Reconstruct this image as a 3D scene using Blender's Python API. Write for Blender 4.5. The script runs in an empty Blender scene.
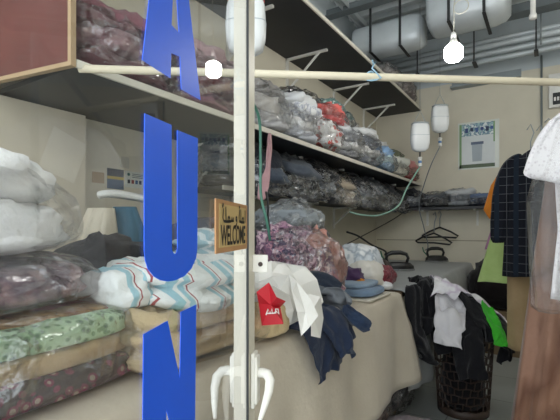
import bpy, math, random
import numpy as np
from mathutils import Vector, Matrix
C = bpy.context.scene.collection
PI = math.pi

# ------------------------------------------------------------------ camera frame (used to measure the place)
YAW = math.radians(32.7); F = 420.0; CX = 280.0; HY = 230.0; EYE = 1.3
FW = (-math.sin(YAW), math.cos(YAW)); RT = (math.cos(YAW), math.sin(YAW))
def world(lat, d, z): return (d*FW[0]+lat*RT[0], d*FW[1]+lat*RT[1], z)
def at(px, py, d):                     # point seen at a pixel, d metres in front of the lens
    return world((px-CX)/F*d, d, EYE-(py-HY)/F*d)

# ------------------------------------------------------------------ numpy noise
def _h(ix, iy, iz, s):
    n = (ix*374761393 + iy*668265263 + iz*2147483647 + s*1274126177) & 0xffffffff
    n = ((n ^ (n >> 13))*1274126177) & 0xffffffff
    n = ((n ^ (n >> 15))*2246822519) & 0xffffffff
    return ((n ^ (n >> 16)) & 0xffff)/65535.0
def vnoise(p, s=0):                    # p (n,3) -> [-1,1]
    i = np.floor(p).astype(np.int64); f = p-i; f = f*f*f*(f*(f*6-15)+10)
    out = 0
    for dx in (0, 1):
        for dy in (0, 1):
            for dz in (0, 1):
                w = (f[:, 0] if dx else 1-f[:, 0])*(f[:, 1] if dy else 1-f[:, 1])*(f[:, 2] if dz else 1-f[:, 2])
                out = out+w*_h(i[:, 0]+dx, i[:, 1]+dy, i[:, 2]+dz, s)
    return out*2-1
def ridged(p, s=0): return 1-2*np.abs(vnoise(p, s))

# ------------------------------------------------------------------ materials
def lin(h):
    h = h.lstrip('#'); v = [int(h[i:i+2], 16)/255 for i in (0, 2, 4)]
    return tuple(x/12.92 if x <= .04045 else ((x+.055)/1.055)**2.4 for x in v)+(1,)
_M = {}
def new_mat(name):
    m = bpy.data.materials.new(name); m.use_nodes = True; m.node_tree.nodes.clear()
    N = m.node_tree.nodes; L = m.node_tree.links
    out = N.new('ShaderNodeOutputMaterial'); return m, N, L, out
def ramp(N, stops, interp='LINEAR'):
    r = N.new('ShaderNodeValToRGB'); r.color_ramp.interpolation = interp
    e = r.color_ramp.elements
    e[0].position, e[0].color = stops[0]; e[1].position, e[1].color = stops[1]
    for p, c in stops[2:]:
        x = e.new(p); x.color = c
    return r
def mix(N, L, fac, a, b):
    m = N.new('ShaderNodeMix'); m.data_type = 'RGBA'
    if isinstance(fac, float): m.inputs[0].default_value = fac
    else: L.new(fac, m.inputs[0])
    for k, v in ((6, a), (7, b)):
        if isinstance(v, tuple): m.inputs[k].default_value = v
        else: L.new(v, m.inputs[k])
    return m.outputs[2]
def solid(hexc, rough=.6, metal=0., spec=.5, bump=0., bscale=60., var=.06, key=''):
    k = ('solid', hexc, rough, metal, bump, bscale, var)
    if k in _M: return _M[k]
    m, N, L, out = new_mat('paint_'+hexc.strip('#'))
    b = N.new('ShaderNodeBsdfPrincipled'); L.new(b.outputs[0], out.inputs[0])
    b.inputs['Roughness'].default_value = rough; b.inputs['Metallic'].default_value = metal
    b.inputs['Specular IOR Level'].default_value = spec
    tc = N.new('ShaderNodeTexCoord'); n = N.new('ShaderNodeTexNoise'); L.new(tc.outputs['Object'], n.inputs['Vector'])
    n.inputs['Scale'].default_value = 6; n.inputs['Detail'].default_value = 5
    c = lin(hexc); d = tuple(x*(1-var*2) for x in c[:3])+(1,)
    L.new(mix(N, L, n.outputs[0], d, tuple(min(1, x*(1+var)) for x in c[:3])+(1,)), b.inputs['Base Color'])
    if bump:
        n2 = N.new('ShaderNodeTexNoise'); n2.inputs['Scale'].default_value = bscale; L.new(tc.outputs['Object'], n2.inputs['Vector'])
        bp = N.new('ShaderNodeBump'); bp.inputs['Strength'].default_value = bump; bp.inputs['Distance'].default_value = .01
        L.new(n2.outputs[0], bp.inputs['Height']); L.new(bp.outputs[0], b.inputs['Normal'])
    _M[k] = m; return m
def cloth(c1, c2=None, pat='plain', scale=20., c3=None, sheen=.15, rough=.9, crease=.5, lift=1.):
    k = ('cloth', c1, c2, pat, scale, c3, sheen, rough, crease, lift)
    if k in _M: return _M[k]
    m, N, L, out = new_mat('cloth_'+pat+'_'+c1.strip('#'))
    b = N.new('ShaderNodeBsdfPrincipled'); L.new(b.outputs[0], out.inputs[0])
    b.inputs['Roughness'].default_value = rough; b.inputs['Specular IOR Level'].default_value = .2
    b.inputs['Sheen Weight'].default_value = sheen
    tc = N.new('ShaderNodeTexCoord'); V = tc.outputs['Object']
    A = lin(c1); B = lin(c2) if c2 else tuple(x*.82 for x in A[:3])+(1,)
    D = lin(c3) if c3 else B
    if lift != 1.: A, B, D = [tuple(min(.82, x*lift+.012) for x in q[:3])+(1,) for q in (A, B, D)]
    def noise(s, det=4.):
        n = N.new('ShaderNodeTexNoise'); n.inputs['Scale'].default_value = s; n.inputs['Detail'].default_value = det
        L.new(V, n.inputs['Vector']); return n.outputs[0]
    def wave(ax, s, lo, hi):
        sx = N.new('ShaderNodeSeparateXYZ'); L.new(V, sx.inputs[0])
        mu = N.new('ShaderNodeMath'); mu.operation = 'MULTIPLY'; mu.inputs[1].default_value = s; L.new(sx.outputs[ax], mu.inputs[0])
        fr = N.new('ShaderNodeMath'); fr.operation = 'FRACT'; L.new(mu.outputs[0], fr.inputs[0])
        r = ramp(N, [(0, (0, 0, 0, 1)), (lo, (1, 1, 1, 1)), (hi, (0, 0, 0, 1))], 'CONSTANT'); L.new(fr.outputs[0], r.inputs[0])
        return r.outputs[0]
    if pat == 'plain': col = mix(N, L, noise(9.), B, A)
    elif pat == 'mottle':
        r = ramp(N, [(.42, A), (.5, B), (.58, D)]); L.new(noise(scale, 2.), r.inputs[0]); col = r.outputs[0]
    elif pat == 'floral':
        vo = N.new('ShaderNodeTexVoronoi'); vo.inputs['Scale'].default_value = scale; L.new(V, vo.inputs['Vector'])
        r = ramp(N, [(0, D), (.22, B), (.40, A)], 'CONSTANT'); L.new(vo.outputs['Distance'], r.inputs[0]); col = r.outputs[0]
    elif pat == 'dots':
        vo = N.new('ShaderNodeTexVoronoi'); vo.inputs['Scale'].default_value = scale; vo.inputs['Randomness'].default_value = .15; L.new(V, vo.inputs['Vector'])
        r = ramp(N, [(0, B), (.27, A), (.9, A)], 'CONSTANT'); L.new(vo.outputs['Distance'], r.inputs[0]); col = r.outputs[0]
    elif pat == 'stripes':
        col = mix(N, L, wave(1, scale, .62, .80), A, B)
        col = mix(N, L, wave(1, scale, .86, .91), col, D)
        col = mix(N, L, wave(1, scale*.5, .10, .24), col, B)
    elif pat == 'plaid':
        col = mix(N, L, wave(0, scale, .86, .92), A, B); col = mix(N, L, wave(2, scale, .86, .92), col, B)
        col = mix(N, L, wave(0, scale*.5, .30, .56), col, D); 
    elif pat == 'denim':
        col = mix(N, L, noise(14., 6.), B, A)
    L.new(col, b.inputs['Base Color'])
    n1 = noise(38., 3.); n2 = noise(400., 1.)
    ad = N.new('ShaderNodeMath'); ad.operation = 'MULTIPLY_ADD'; ad.inputs[1].default_value = .12; L.new(n2, ad.inputs[0]); L.new(n1, ad.inputs[2])
    bp = N.new('ShaderNodeBump'); bp.inputs['Strength'].default_value = crease; bp.inputs['Distance'].default_value = .012
    L.new(ad.outputs[0], bp.inputs['Height']); L.new(bp.outputs[0], b.inputs['Normal'])
    _M[k] = m; return m
def plastic(haze=.06, gloss=.22, scale=15.):
    k = ('plastic', haze, gloss, scale)
    if k in _M: return _M[k]
    m, N, L, out = new_mat('clear_plastic_film')
    tc = N.new('ShaderNodeTexCoord')
    n = N.new('ShaderNodeTexNoise'); n.inputs['Scale'].default_value = 7; n.inputs['Detail'].default_value = 4
    L.new(tc.outputs['Object'], n.inputs['Vector'])
    mp = N.new('ShaderNodeVectorMath'); mp.operation = 'MULTIPLY_ADD'; mp.inputs[1].default_value = (.16, .16, .16)
    L.new(n.outputs['Color'], mp.inputs[0]); L.new(tc.outputs['Object'], mp.inputs[2])
    ad = N.new('ShaderNodeTexNoise'); ad.noise_type = 'RIDGED_MULTIFRACTAL'; ad.normalize = True
    ad.inputs['Scale'].default_value = scale*.8; ad.inputs['Detail'].default_value = 4; ad.inputs['Roughness'].default_value = .65; L.new(mp.outputs[0], ad.inputs['Vector'])
    bp = N.new('ShaderNodeBump'); bp.inputs['Strength'].default_value = 1.; bp.inputs['Distance'].default_value = .11
    L.new(ad.outputs[0], bp.inputs['Height'])
    tr = N.new('ShaderNodeBsdfTransparent'); tr.inputs[0].default_value = (.985, .985, .985, 1)
    gl = N.new('ShaderNodeBsdfGlossy'); gl.inputs['Roughness'].default_value = .17; L.new(bp.outputs[0], gl.inputs['Normal'])
    df = N.new('ShaderNodeBsdfDiffuse'); df.inputs[0].default_value = lin('#f4f6f8'); L.new(bp.outputs[0], df.inputs['Normal'])
    tl = N.new('ShaderNodeBsdfTranslucent'); tl.inputs[0].default_value = lin('#f4f6f8')
    md = N.new('ShaderNodeMixShader'); md.inputs[0].default_value = .3; L.new(df.outputs[0], md.inputs[1]); L.new(tl.outputs[0], md.inputs[2])
    lw = N.new('ShaderNodeLayerWeight'); lw.inputs['Blend'].default_value = .25; L.new(bp.outputs[0], lw.inputs['Normal'])
    ma = N.new('ShaderNodeMath'); ma.operation = 'MULTIPLY_ADD'; ma.inputs[1].default_value = .3+gloss*1.2; ma.inputs[2].default_value = gloss*.4; ma.use_clamp = True
    L.new(lw.outputs['Fresnel'], ma.inputs[0])
    r = ramp(N, [(.2, (haze*.5,)*3+(1,)), (.5, (haze*1.1,)*3+(1,)), (.85, (min(.8, haze*5),)*3+(1,))]); L.new(ad.outputs[0], r.inputs[0])
    m1 = N.new('ShaderNodeMixShader'); L.new(r.outputs[0], m1.inputs[0]); L.new(tr.outputs[0], m1.inputs[1]); L.new(md.outputs[0], m1.inputs[2])
    m2 = N.new('ShaderNodeMixShader'); L.new(ma.outputs[0], m2.inputs[0]); L.new(m1.outputs[0], m2.inputs[1]); L.new(gl.outputs[0], m2.inputs[2])
    L.new(m2.outputs[0], out.inputs[0]); _M[k] = m; return m
def pane_glass():
    m, N, L, out = new_mat('dusty_pane_glass')
    tr = N.new('ShaderNodeBsdfTransparent'); tr.inputs[0].default_value = (.97, .985, .98, 1)
    gl = N.new('ShaderNodeBsdfGlossy'); gl.inputs['Roughness'].default_value = .0
    fr = N.new('ShaderNodeFresnel'); fr.inputs['IOR'].default_value = 1.5
    m1 = N.new('ShaderNodeMixShader'); L.new(fr.outputs[0], m1.inputs[0]); L.new(tr.outputs[0], m1.inputs[1]); L.new(gl.outputs[0], m1.inputs[2])
    df = N.new('ShaderNodeBsdfDiffuse'); df.inputs[0].default_value = lin('#c8c8c4')
    tc = N.new('ShaderNodeTexCoord'); n = N.new('ShaderNodeTexNoise'); n.inputs['Scale'].default_value = 9; n.inputs['Detail'].default_value = 8
    n.inputs['Roughness'].default_value = .7
    L.new(tc.outputs['Object'], n.inputs['Vector'])
    r = ramp(N, [(.42, (.02,)*3+(1,)), (.8, (.10,)*3+(1,))]); L.new(n.outputs[0], r.inputs[0])
    m2 = N.new('ShaderNodeMixShader'); L.new(r.outputs[0], m2.inputs[0]); L.new(m1.outputs[0], m2.inputs[1]); L.new(df.outputs[0], m2.inputs[2])
    L.new(m2.outputs[0], out.inputs[0]); return m
def emit(col, s):
    m, N, L, out = new_mat('lit_lamp_diffuser'); e = N.new('ShaderNodeEmission'); e.inputs[0].default_value = col; e.inputs[1].default_value = s
    L.new(e.outputs[0], out.inputs[0]); return m

# ------------------------------------------------------------------ mesh helpers
class MB:
    def __init__(s): s.v = []; s.f = []; s.mi = []
    def add(s, v, f, mi=0):
        o = len(s.v); s.v += [tuple(map(float, p)) for p in v]; s.f += [tuple(i+o for i in q) for q in f]; s.mi += [mi]*len(f); return s
    def box(s, lo, hi, M=None, mi=0):
        v = [Vector((x, y, z)) for x in (lo[0], hi[0]) for y in (lo[1], hi[1]) for z in (lo[2], hi[2])]
        if M is not None: v = [M @ p for p in v]
        return s.add(v, [(0, 1, 3, 2), (4, 6, 7, 5), (0, 4, 5, 1), (2, 3, 7, 6), (0, 2, 6, 4), (1, 5, 7, 3)], mi)
    def tube(s, pts, r, n=10, cap=True, mi=0):
        pts = [Vector(p) for p in pts]; rs = r if isinstance(r, (list, tuple)) else [r]*len(pts)
        v = []; f = []; up = None
        for i, p in enumerate(pts):
            t = (pts[min(i+1, len(pts)-1)]-pts[max(i-1, 0)]).normalized()
            if up is None: up = t.orthogonal().normalized()
            up = (up-t*up.dot(t)).normalized(); sd = t.cross(up)
            for k in range(n):
                a = 2*PI*k/n; v.append(p+(up*math.cos(a)+sd*math.sin(a))*rs[i])
        for i in range(len(pts)-1):
            for k in range(n):
                f.append((i*n+k, i*n+(k+1) % n, (i+1)*n+(k+1) % n, (i+1)*n+k))
        if cap: f.append(tuple(range(n-1, -1, -1))); f.append(tuple((len(pts)-1)*n+k for k in range(n)))
        return s.add(v, f, mi)
    def lathe(s, prof, n=24, M=None, sx=1., sy=1., e=2., mi=0):
        v = []; f = []
        for r, z in prof:
            for k in range(n):
                a = 2*PI*k/n; c, q = math.cos(a), math.sin(a)
                v.append(Vector((math.copysign(abs(c)**(2/e), c)*r*sx, math.copysign(abs(q)**(2/e), q)*r*sy, z)))
        if M is not None: v = [M @ p for p in v]
        for i in range(len(prof)-1):
            for k in range(n): f.append((i*n+k, i*n+(k+1) % n, (i+1)*n+(k+1) % n, (i+1)*n+k))
        f.append(tuple(range(n-1, -1, -1))); f.append(tuple((len(prof)-1)*n+k for k in range(n)))
        return s.add(v, f, mi)
    def grid(s, P, closed_u=False, mi=0):           # P[rows][cols]
        R = len(P); K = len(P[0]); v = [p for row in P for p in row]; f = []
        for i in range(R-1):
            for k in range(K if closed_u else K-1):
                f.append((i*K+k, i*K+(k+1) % K, (i+1)*K+(k+1) % K, (i+1)*K+k))
        return s.add(v, f, mi)
    def prism(s, poly, z0, z1, M=None, mi=0):       # poly of (x,y), extruded in z
        n = len(poly); v = [Vector((x, y, z0)) for x, y in poly]+[Vector((x, y, z1)) for x, y in poly]
        if M is not None: v = [M @ p for p in v]
        return s.add(v, [tuple(range(n-1, -1, -1)), tuple(range(n, 2*n))]+[(i, (i+1) % n, n+(i+1) % n, n+i) for i in range(n)], mi)
    def build(s, name, mats, parent=None, loc=None, smooth=False, bevel=0.):
        me = bpy.data.meshes.new(name); me.from_pydata(s.v, [], s.f)
        for m in (mats if isinstance(mats, (list, tuple)) else [mats]): me.materials.append(m)
        if any(s.mi): me.polygons.foreach_set('material_index', s.mi)
        if smooth: me.polygons.foreach_set('use_smooth', [True]*len(s.f))
        o = bpy.data.objects.new(name, me); C.objects.link(o)
        if loc is not None: o.location = loc
        if parent is not None: o.parent = parent
        if bevel:
            b = o.modifiers.new('b', 'BEVEL'); b.width = bevel; b.segments = 2; b.limit_method = 'ANGLE'
        me.update(); return o
def tag(o, label=None, cat=None, group=None, kind=None):
    for k, v in (('label', label), ('category', cat), ('group', group), ('kind', kind)):
        if v: o[k] = v
    return o
def thing(name, label, cat, loc=(0, 0, 0), group=None, rz=0.):
    o = bpy.data.objects.new(name, None); o.empty_display_size = .1; C.objects.link(o); o.location = loc; o.rotation_euler = (0, 0, rz)
    return tag(o, label, cat, group)
def struct(name, mb, m, label=None, cat=None, **k):
    o = mb.build(name, m, **k); o['kind'] = 'structure'
    return tag(o, label, cat)
def link_copy(o, parent=None):
    c = o.copy(); C.objects.link(c); c.parent = parent; return c

# ------------------------------------------------------------------ soft shapes
def blob(size, seed, e=2.6, amp=.03, freq=(7, 7, 14), layers=0, flat=.42, nu=44, nv=26, inflate=0., tuft=0., lean=(0, 0), sag=0.):
    """soft laundry lump standing on z=0: a super-ellipsoid with a flattened base, folds and creases"""
    w, d, h = size
    th = np.linspace(0, 2*PI, nu, endpoint=False); ph = np.linspace(-PI/2, PI/2, nv)
    T, Pp = np.meshgrid(th, ph)
    sp = lambda a, p: np.sign(a)*np.abs(a)**p
    x = sp(np.cos(Pp), 2/e)*sp(np.cos(T), 2/e); y = sp(np.cos(Pp), 2/e)*sp(np.sin(T), 2/e); z = sp(np.sin(Pp), 2/e)
    z = np.where(z < 0, z*flat, z); z = (z+flat)/(1+flat)
    p = np.stack([x.ravel()*(w/2+inflate), y.ravel()*(d/2+inflate), z.ravel()*(h+inflate)], 1)
    nr = np.stack([x.ravel(), y.ravel(), (z.ravel()-.35)*1.2], 1); nr /= np.maximum(np.linalg.norm(nr, axis=1, keepdims=True), 1e-6)
    q = p*np.array(freq)+seed*3.17
    warp = np.stack([vnoise(p*6+seed, 3), vnoise(p*6+seed, 4), vnoise(p*6+seed, 5)], 1)
    r1 = ridged(q+warp*.9, seed); r2 = ridged(q*2.1+warp*1.2, seed+1); r3 = ridged(q*4.3+warp*1.6, seed+2)
    dsp = amp*(.75*np.sign(r1)*np.abs(r1)**1.4+.42*r2+.2*r3+.7*vnoise(p*3.5+seed, seed+2))
    if layers:
        fr = (z.ravel()*layers+.25*vnoise(p*4+seed, 7)) % 1
        dsp = dsp*.6-amp*1.5*np.exp(-((fr-.02)/.10)**2)-amp*1.5*np.exp(-((fr-.98)/.10)**2)
    fade = np.clip(z.ravel()*h/.05, .15, 1)
    p = p+nr*(dsp*fade)[:, None]
    p[:, 2] = np.maximum(p[:, 2], 0.0)
    if lean[0] or lean[1]:
        k = (p[:, 2]/h)**1.3; p[:, 0] += lean[0]*k; p[:, 1] += lean[1]*k
    if sag:                                             # the +x side droops over an edge
        k = np.clip((p[:, 0])/(w/2), 0, 1)**2; p[:, 2] -= sag*k
    if tuft:
        zz = z.ravel(); k = np.clip((zz-.86)/.14, 0, 1)
        rr = np.linalg.norm(p[:, :2], axis=1)
        ang = np.arctan2(p[:, 1], p[:, 0])
        f = (1-.75*np.sin(k*PI*.5)**.6)
        flare = np.where(k > .75, 1+2.2*(k-.75)*4*(.6+.4*np.sin(ang*5+seed)), 1)
        p[:, 0] *= f*flare; p[:, 1] *= f*flare
        p[:, 2] += tuft*k**1.4*(1+.25*np.sin(ang*3+seed))
    v = [tuple(r) for r in p]
    fcs = []
    for i in range(nv-1):
        for k in range(nu):
            fcs.append((i*nu+k, i*nu+(k+1) % nu, (i+1)*nu+(k+1) % nu, (i+1)*nu+k))
    return MB().add(v, fcs)
def drape(path, widths, thick=.03, fold=.012, nf=3., seed=0, hint=(0, 0, 1), nu=36, nv=30, round_ends=True):
    """a garment or sleeve lying / hanging along a path: flattened, pleated cross-section"""
    pts = [Vector(p) for p in path]; n = len(pts)
    def cr(arr, t):
        t = t*(n-1); i = min(int(t), n-2); f = t-i
        a, b, c, d = arr[max(i-1, 0)], arr[i], arr[i+1], arr[min(i+2, n-1)]
        return .5*((2*b)+(c-a)*f+(2*a-5*b+4*c-d)*f*f+(3*b-a-3*c+d)*f*f*f)
    P = []; H = Vector(hint)
    hs = hint if isinstance(hint, list) else None
    for j in range(nv+1):
        t = j/nv; p = cr(pts, t); tg = (cr(pts, min(1, t+.02))-cr(pts, max(0, t-.02))).normalized()
        hv = Vector(hint) if hs is None else Vector(hs[0]).lerp(Vector(hs[1]), t)
        nrm = (hv-tg*hv.dot(tg))
        if nrm.length < 1e-3: nrm = tg.orthogonal()
        nrm.normalize(); sd = tg.cross(nrm).normalized()
        w = max(.004, cr([float(x) for x in widths], t))/2
        ef = 1.
        if round_ends: ef = min(1, (min(t, 1-t)*nv+.15)/1.5)
        row = []
        for k in range(nu):
            a = 2*PI*k/nu; c, s = math.cos(a), math.sin(a)
            u = math.copysign(abs(c)**.8, c)
            rip = fold*math.sin(u*nf*PI+seed+t*2.5)*(.35+.65*math.sin(PI*min(1, t*1.2+.15)))+fold*.5*math.sin(u*nf*2.3*PI+seed*2-t*5)
            row.append(p+sd*(u*w*(.6+.4*ef))+nrm*(s*thick/2*ef+rip))
        P.append(row)
    arr = np.array([tuple(p) for r in P for p in r])
    dn = .6*fold*vnoise(arr*14+seed, seed)
    dn3 = np.stack([dn*.5, .5*fold*vnoise(arr*14+seed+9, seed+1), dn], 1)
    arr = arr+dn3
    mb = MB(); mb.grid(arr.reshape(nv+1, nu, 3).tolist(), closed_u=True)
    mb.f.append(tuple(range(nu-1, -1, -1))); mb.mi.append(0); mb.f.append(tuple(nv*nu+k for k in range(nu))); mb.mi.append(0)
    return mb
def hung(rows, folds=5, famp=.012, seed=0, nu=48, nv=44):
    """a garment hanging free: rows of (z, x_left, x_right, half depth) from top to bottom"""
    rows = sorted(rows, key=lambda r: -r[0]); zs = [r[0] for r in rows]
    P = []
    for j in range(nv+1):
        z = zs[0]+(zs[-1]-zs[0])*j/nv
        g = lambda k: float(np.interp(-z, [-q for q in zs], [r[k] for r in rows]))
        xl, xr, dp = g(1), g(2), g(3); t = j/nv; row = []
        for k in range(nu):
            a = 2*PI*k/nu; c, s = math.cos(a), math.sin(a)
            u = math.copysign(abs(c)**.75, c); x = (xl+xr)/2+u*(xr-xl)/2
            rp = famp*(.2+.8*t)*(math.sin(u*folds*PI+seed+.6*math.sin(z*5+seed))+.5*math.sin(u*folds*2.1*PI+seed*3+z*4))
            row.append((x, s*dp+rp, z+.006*math.sin(u*5+seed)*t))
        P.append(row)
    mb = MB(); mb.grid(P, closed_u=True)
    mb.f.append(tuple(range(nu-1, -1, -1))); mb.mi.append(0); mb.f.append(tuple(nv*nu+k for k in range(nu))); mb.mi.append(0)
    return mb

SCN = bpy.context.scene
def sheet(poly, step, M, seed=0, rough=.012):
    """flat cut cloth: grid cells inside a polygon, moved by M, slightly rumpled"""
    xs = [p[0] for p in poly]; ys = [p[1] for p in poly]; nx = max(2, round((max(xs)-min(xs))/step)); ny = max(2, round((max(ys)-min(ys))/step))
    def inside(x, y):
        c = False; n = len(poly)
        for a in range(n):
            x1, y1 = poly[a]; x2, y2 = poly[(a+1) % n]
            if (y1 > y) != (y2 > y) and x < (x2-x1)*(y-y1)/(y2-y1)+x1: c = not c
        return c
    X = lambda i: min(xs)+(max(xs)-min(xs))*i/nx
    Y = lambda j: min(ys)+(max(ys)-min(ys))*j/ny
    idx = {}; V = []; Fc = []
    def vid(i, j):
        if (i, j) not in idx: idx[(i, j)] = len(V); V.append((X(i), Y(j), 0))
        return idx[(i, j)]
    for i in range(nx):
        for j in range(ny):
            if inside((X(i)+X(i+1))/2, (Y(j)+Y(j+1))/2): Fc.append((vid(i, j), vid(i+1, j), vid(i+1, j+1), vid(i, j+1)))
    A = np.array(V); z = rough*(vnoise(A*11+seed*5.1, seed)+.5*vnoise(A*23+seed, seed+1)); V = [tuple(M @ Vector((p[0], p[1], q))) for p, q in zip(V, z)]
    return MB().add(V, Fc)
def simulate(o, colliders, frames=45, bend=.15, pin=None, fric=25., mass=.25):
    for c in colliders:
        c.modifiers.new('col', 'COLLISION'); c.collision.thickness_outer = .012; c.collision.thickness_inner = .05; c.collision.cloth_friction = fric; c.collision.use_culling = False; c.collision.damping = .6
    if pin is not None:
        g = o.vertex_groups.new(name='pin'); g.add([v.index for v in o.data.vertices if pin(v.co)], 1., 'REPLACE')
    m = o.modifiers.new('cl', 'CLOTH'); st = m.settings; st.quality = 5; st.mass = mass
    st.bending_stiffness = bend; st.tension_stiffness = 12; st.compression_stiffness = 12; st.shear_stiffness = 4; st.air_damping = 1.5
    if pin is not None: st.vertex_group_mass = 'pin'
    cs = m.collision_settings; cs.distance_min = .006; cs.use_self_collision = True; cs.self_distance_min = .006; cs.collision_quality = 3; cs.friction = fric if hasattr(cs, 'friction') else 0
    m.point_cache.frame_start = 1; m.point_cache.frame_end = frames+1
    for f in range(1, frames+1): SCN.frame_set(f)
    dg = bpy.context.evaluated_depsgraph_get(); me = bpy.data.meshes.new_from_object(o.evaluated_get(dg))
    o.modifiers.clear(); o.vertex_groups.clear(); old = o.data; o.data = me; bpy.data.meshes.remove(old); me.name = o.name
    for c in colliders: c.modifiers.remove(c.modifiers['col'])
    SCN.frame_set(1)
def cloth_finish(o, th=.005):
    a = o.modifiers.new('thickness', 'SOLIDIFY'); a.thickness = th; a.offset = 0
    b_ = o.modifiers.new('smooth', 'SUBSURF'); b_.levels = 1; b_.render_levels = 1
    for p in o.data.polygons: p.use_smooth = True
def rect(w, h): return [(-w/2, -h/2), (w/2, -h/2), (w/2, h/2), (-w/2, h/2)]
SHIRT = [(-.20, -.33), (.20, -.33), (.20, .16), (.36, -.02), (.45, .06), (.28, .32), (.08, .36), (-.08, .36), (-.28, .32), (-.45, .06), (-.36, -.02), (-.20, .16)]
TROU = [(-.20, .48), (-.23, .2), (-.22, -.5), (-.06, -.5), (.0, .18), (.06, -.5), (.22, -.5), (.23, .2), (.20, .48)]
def fall(name, label, cat, poly, M, m, colliders, step=.024, frames=45, th=.005, parent=None, **k):
    o = sheet(poly, step, M, len(name), k.pop('rough', .012)).build(name, m, None)
    low = k.pop('low', None); anchor = k.pop('anchor', None)
    if low is not None:                              # lay the sheet on what is already there before it settles
        from mathutils.bvhtree import BVHTree
        bpy.context.view_layer.update()
        dg = bpy.context.evaluated_depsgraph_get(); tr = []
        for q in colliders:
            vs = [q.matrix_world @ v.co for v in q.data.vertices]; tr.append(BVHTree.FromPolygons(vs, [tuple(p.vertices) for p in q.data.polygons]))
        z0 = M.translation.z
        for v in o.data.vertices:
            hz = low
            for b_ in tr:
                for dx, dy in ((0, 0), (.02, 0), (-.02, 0), (0, .02), (0, -.02)):
                    h_ = b_.ray_cast(Vector((v.co.x+dx, v.co.y+dy, 2)), Vector((0, 0, -1)))[0]
                    if h_ is not None: hz = max(hz, h_.z)
            v.co.z = hz+.016+(v.co.z-z0)*(.35 if anchor and math.hypot(v.co.x-anchor[0], v.co.y-anchor[1]) < anchor[2]*1.3 else .8)
    if anchor is not None:
        ax, ay, ar_ = anchor; k['pin'] = lambda c: (c.x-ax)**2+(c.y-ay)**2 < ar_**2
    simulate(o, colliders, frames, **k); cloth_finish(o, th)
    # put the origin at the garment's own centre
    c = sum((v.co for v in o.data.vertices), Vector())/len(o.data.vertices)
    for v in o.data.vertices: v.co -= c
    o.location = c
    if parent is not None: o.location = c-Vector(parent.location); o.parent = parent
    else: tag(o, label, cat)
    return o
FILM = plastic(.11, .28, 14.); FILM_HAZY = plastic(.15, .34, 14.); FILM_THIN = plastic(.05, .12, 8.); FILM_COVER = plastic(.10, .08, 3.)
def bag(label, loc, size, garments, seed, name='laundry_bag', cat='laundry bag', group=None, rz=0., tuft=0., film=FILM, layers=0, lean=(0, 0), e=2.6, amp=.03, stack=True, crumple=.022, sag=0., lift=1.):
    """clear film bag with folded garments in it"""
    rnd = random.Random(seed)
    t = thing(name, label, cat, loc, group, rz)
    w, d, h = size; n = len(garments); z = 0.
    for i, g in enumerate(garments):
        m = cloth(*g, lift=lift) if isinstance(g, tuple) else g
        if n == 1: s, off = (w*.94, d*.94, h*.95), (0, 0, 0)
        elif stack:
            hh = h/n; s = (w*rnd.uniform(.84, .95), d*rnd.uniform(.84, .95), hh*1.22); off = (rnd.uniform(-.02, .02)*w, rnd.uniform(-.02, .02)*d, i*hh*.97)
        else:
            a = 2*PI*i/n+seed; k = .22
            s = (w*rnd.uniform(.55, .66), d*rnd.uniform(.55, .66), h*rnd.uniform(.6, .92)); off = (w*k*math.cos(a), d*k*math.sin(a), 0 if i < 3 else h*.2)
        lk = off[2]/h if h else 0
        o = blob(s, seed*7+i, e=e if stack else 2.3, amp=amp, layers=layers, flat=.6 if stack else .42, freq=(6, 6, 11) if stack else (9, 9, 9), sag=sag if stack else 0.).build('garment', m, t, (off[0]+lean[0]*lk, off[1]+lean[1]*lk, off[2]+.004), smooth=True)
    b = blob((w, d, h), seed+50, e=e, amp=crumple, freq=(11, 11, 11), inflate=.016, tuft=tuft, lean=lean, nu=46, nv=30, sag=sag)
    b.build('plastic_wrap', film, t)
    return t
def lump(name, label, cat, loc, size, m, seed, rz=0., group=None, **k):
    o = blob(size, seed, **k).build(name, m, None, loc, smooth=True); o.rotation_euler = (0, 0, rz)
    return tag(o, label, cat, group)

# ================================================================== SETTING
WL = -2.05; WB = 5.7; WR = 1.55; ZC = 3.85; Y0 = -1.2
wall_m = solid('#dcd6c4', .75, var=.04, bump=.12, bscale=25)
wall_up = solid('#c3ccd0', .8, var=.05, bump=.1, bscale=30)
def wallbox(lo, hi): return MB().box(lo, hi)
m, N, L, out = new_mat('grey_floor_tile')
b = N.new('ShaderNodeBsdfPrincipled'); L.new(b.outputs[0], out.inputs[0]); b.inputs['Roughness'].default_value = .35
tc = N.new('ShaderNodeTexCoord'); br = N.new('ShaderNodeTexBrick'); L.new(tc.outputs['Object'], br.inputs['Vector'])
br.offset = 0; br.inputs['Scale'].default_value = 1; br.inputs['Brick Width'].default_value = .6; br.inputs['Row Height'].default_value = .6; br.inputs['Mortar Size'].default_value = .004
br.inputs['Color1'].default_value = lin('#a6aaa8'); br.inputs['Color2'].default_value = lin('#9da2a0'); br.inputs['Mortar'].default_value = lin('#5c5f5d')
nz = N.new('ShaderNodeTexNoise'); nz.inputs['Scale'].default_value = 3.5; nz.inputs['Detail'].default_value = 6; L.new(tc.outputs['Object'], nz.inputs['Vector'])
L.new(mix(N, L, nz.outputs[0], mix(N, L, .35, br.outputs[0], lin('#8c8d8a')), br.outputs[0]), b.inputs['Base Color'])
struct('floor', wallbox((WL-.1, Y0, -.1), (WR+.1, WB+.1, 0)), m)
struct('wall_left', MB().box((WL-.1, Y0, 0), (WL, WB, 3.2)).box((WL-.1, Y0, 3.2), (WL, WB, ZC+.1), mi=1), [wall_m, wall_up])
struct('wall_back', MB().box((WL-.1, WB, 0), (WR+.1, WB+.1, 3.17)).box((WL-.1, WB, 3.17), (WR+.1, WB+.1, ZC+.1), mi=1), [wall_m, wall_up])
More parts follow.
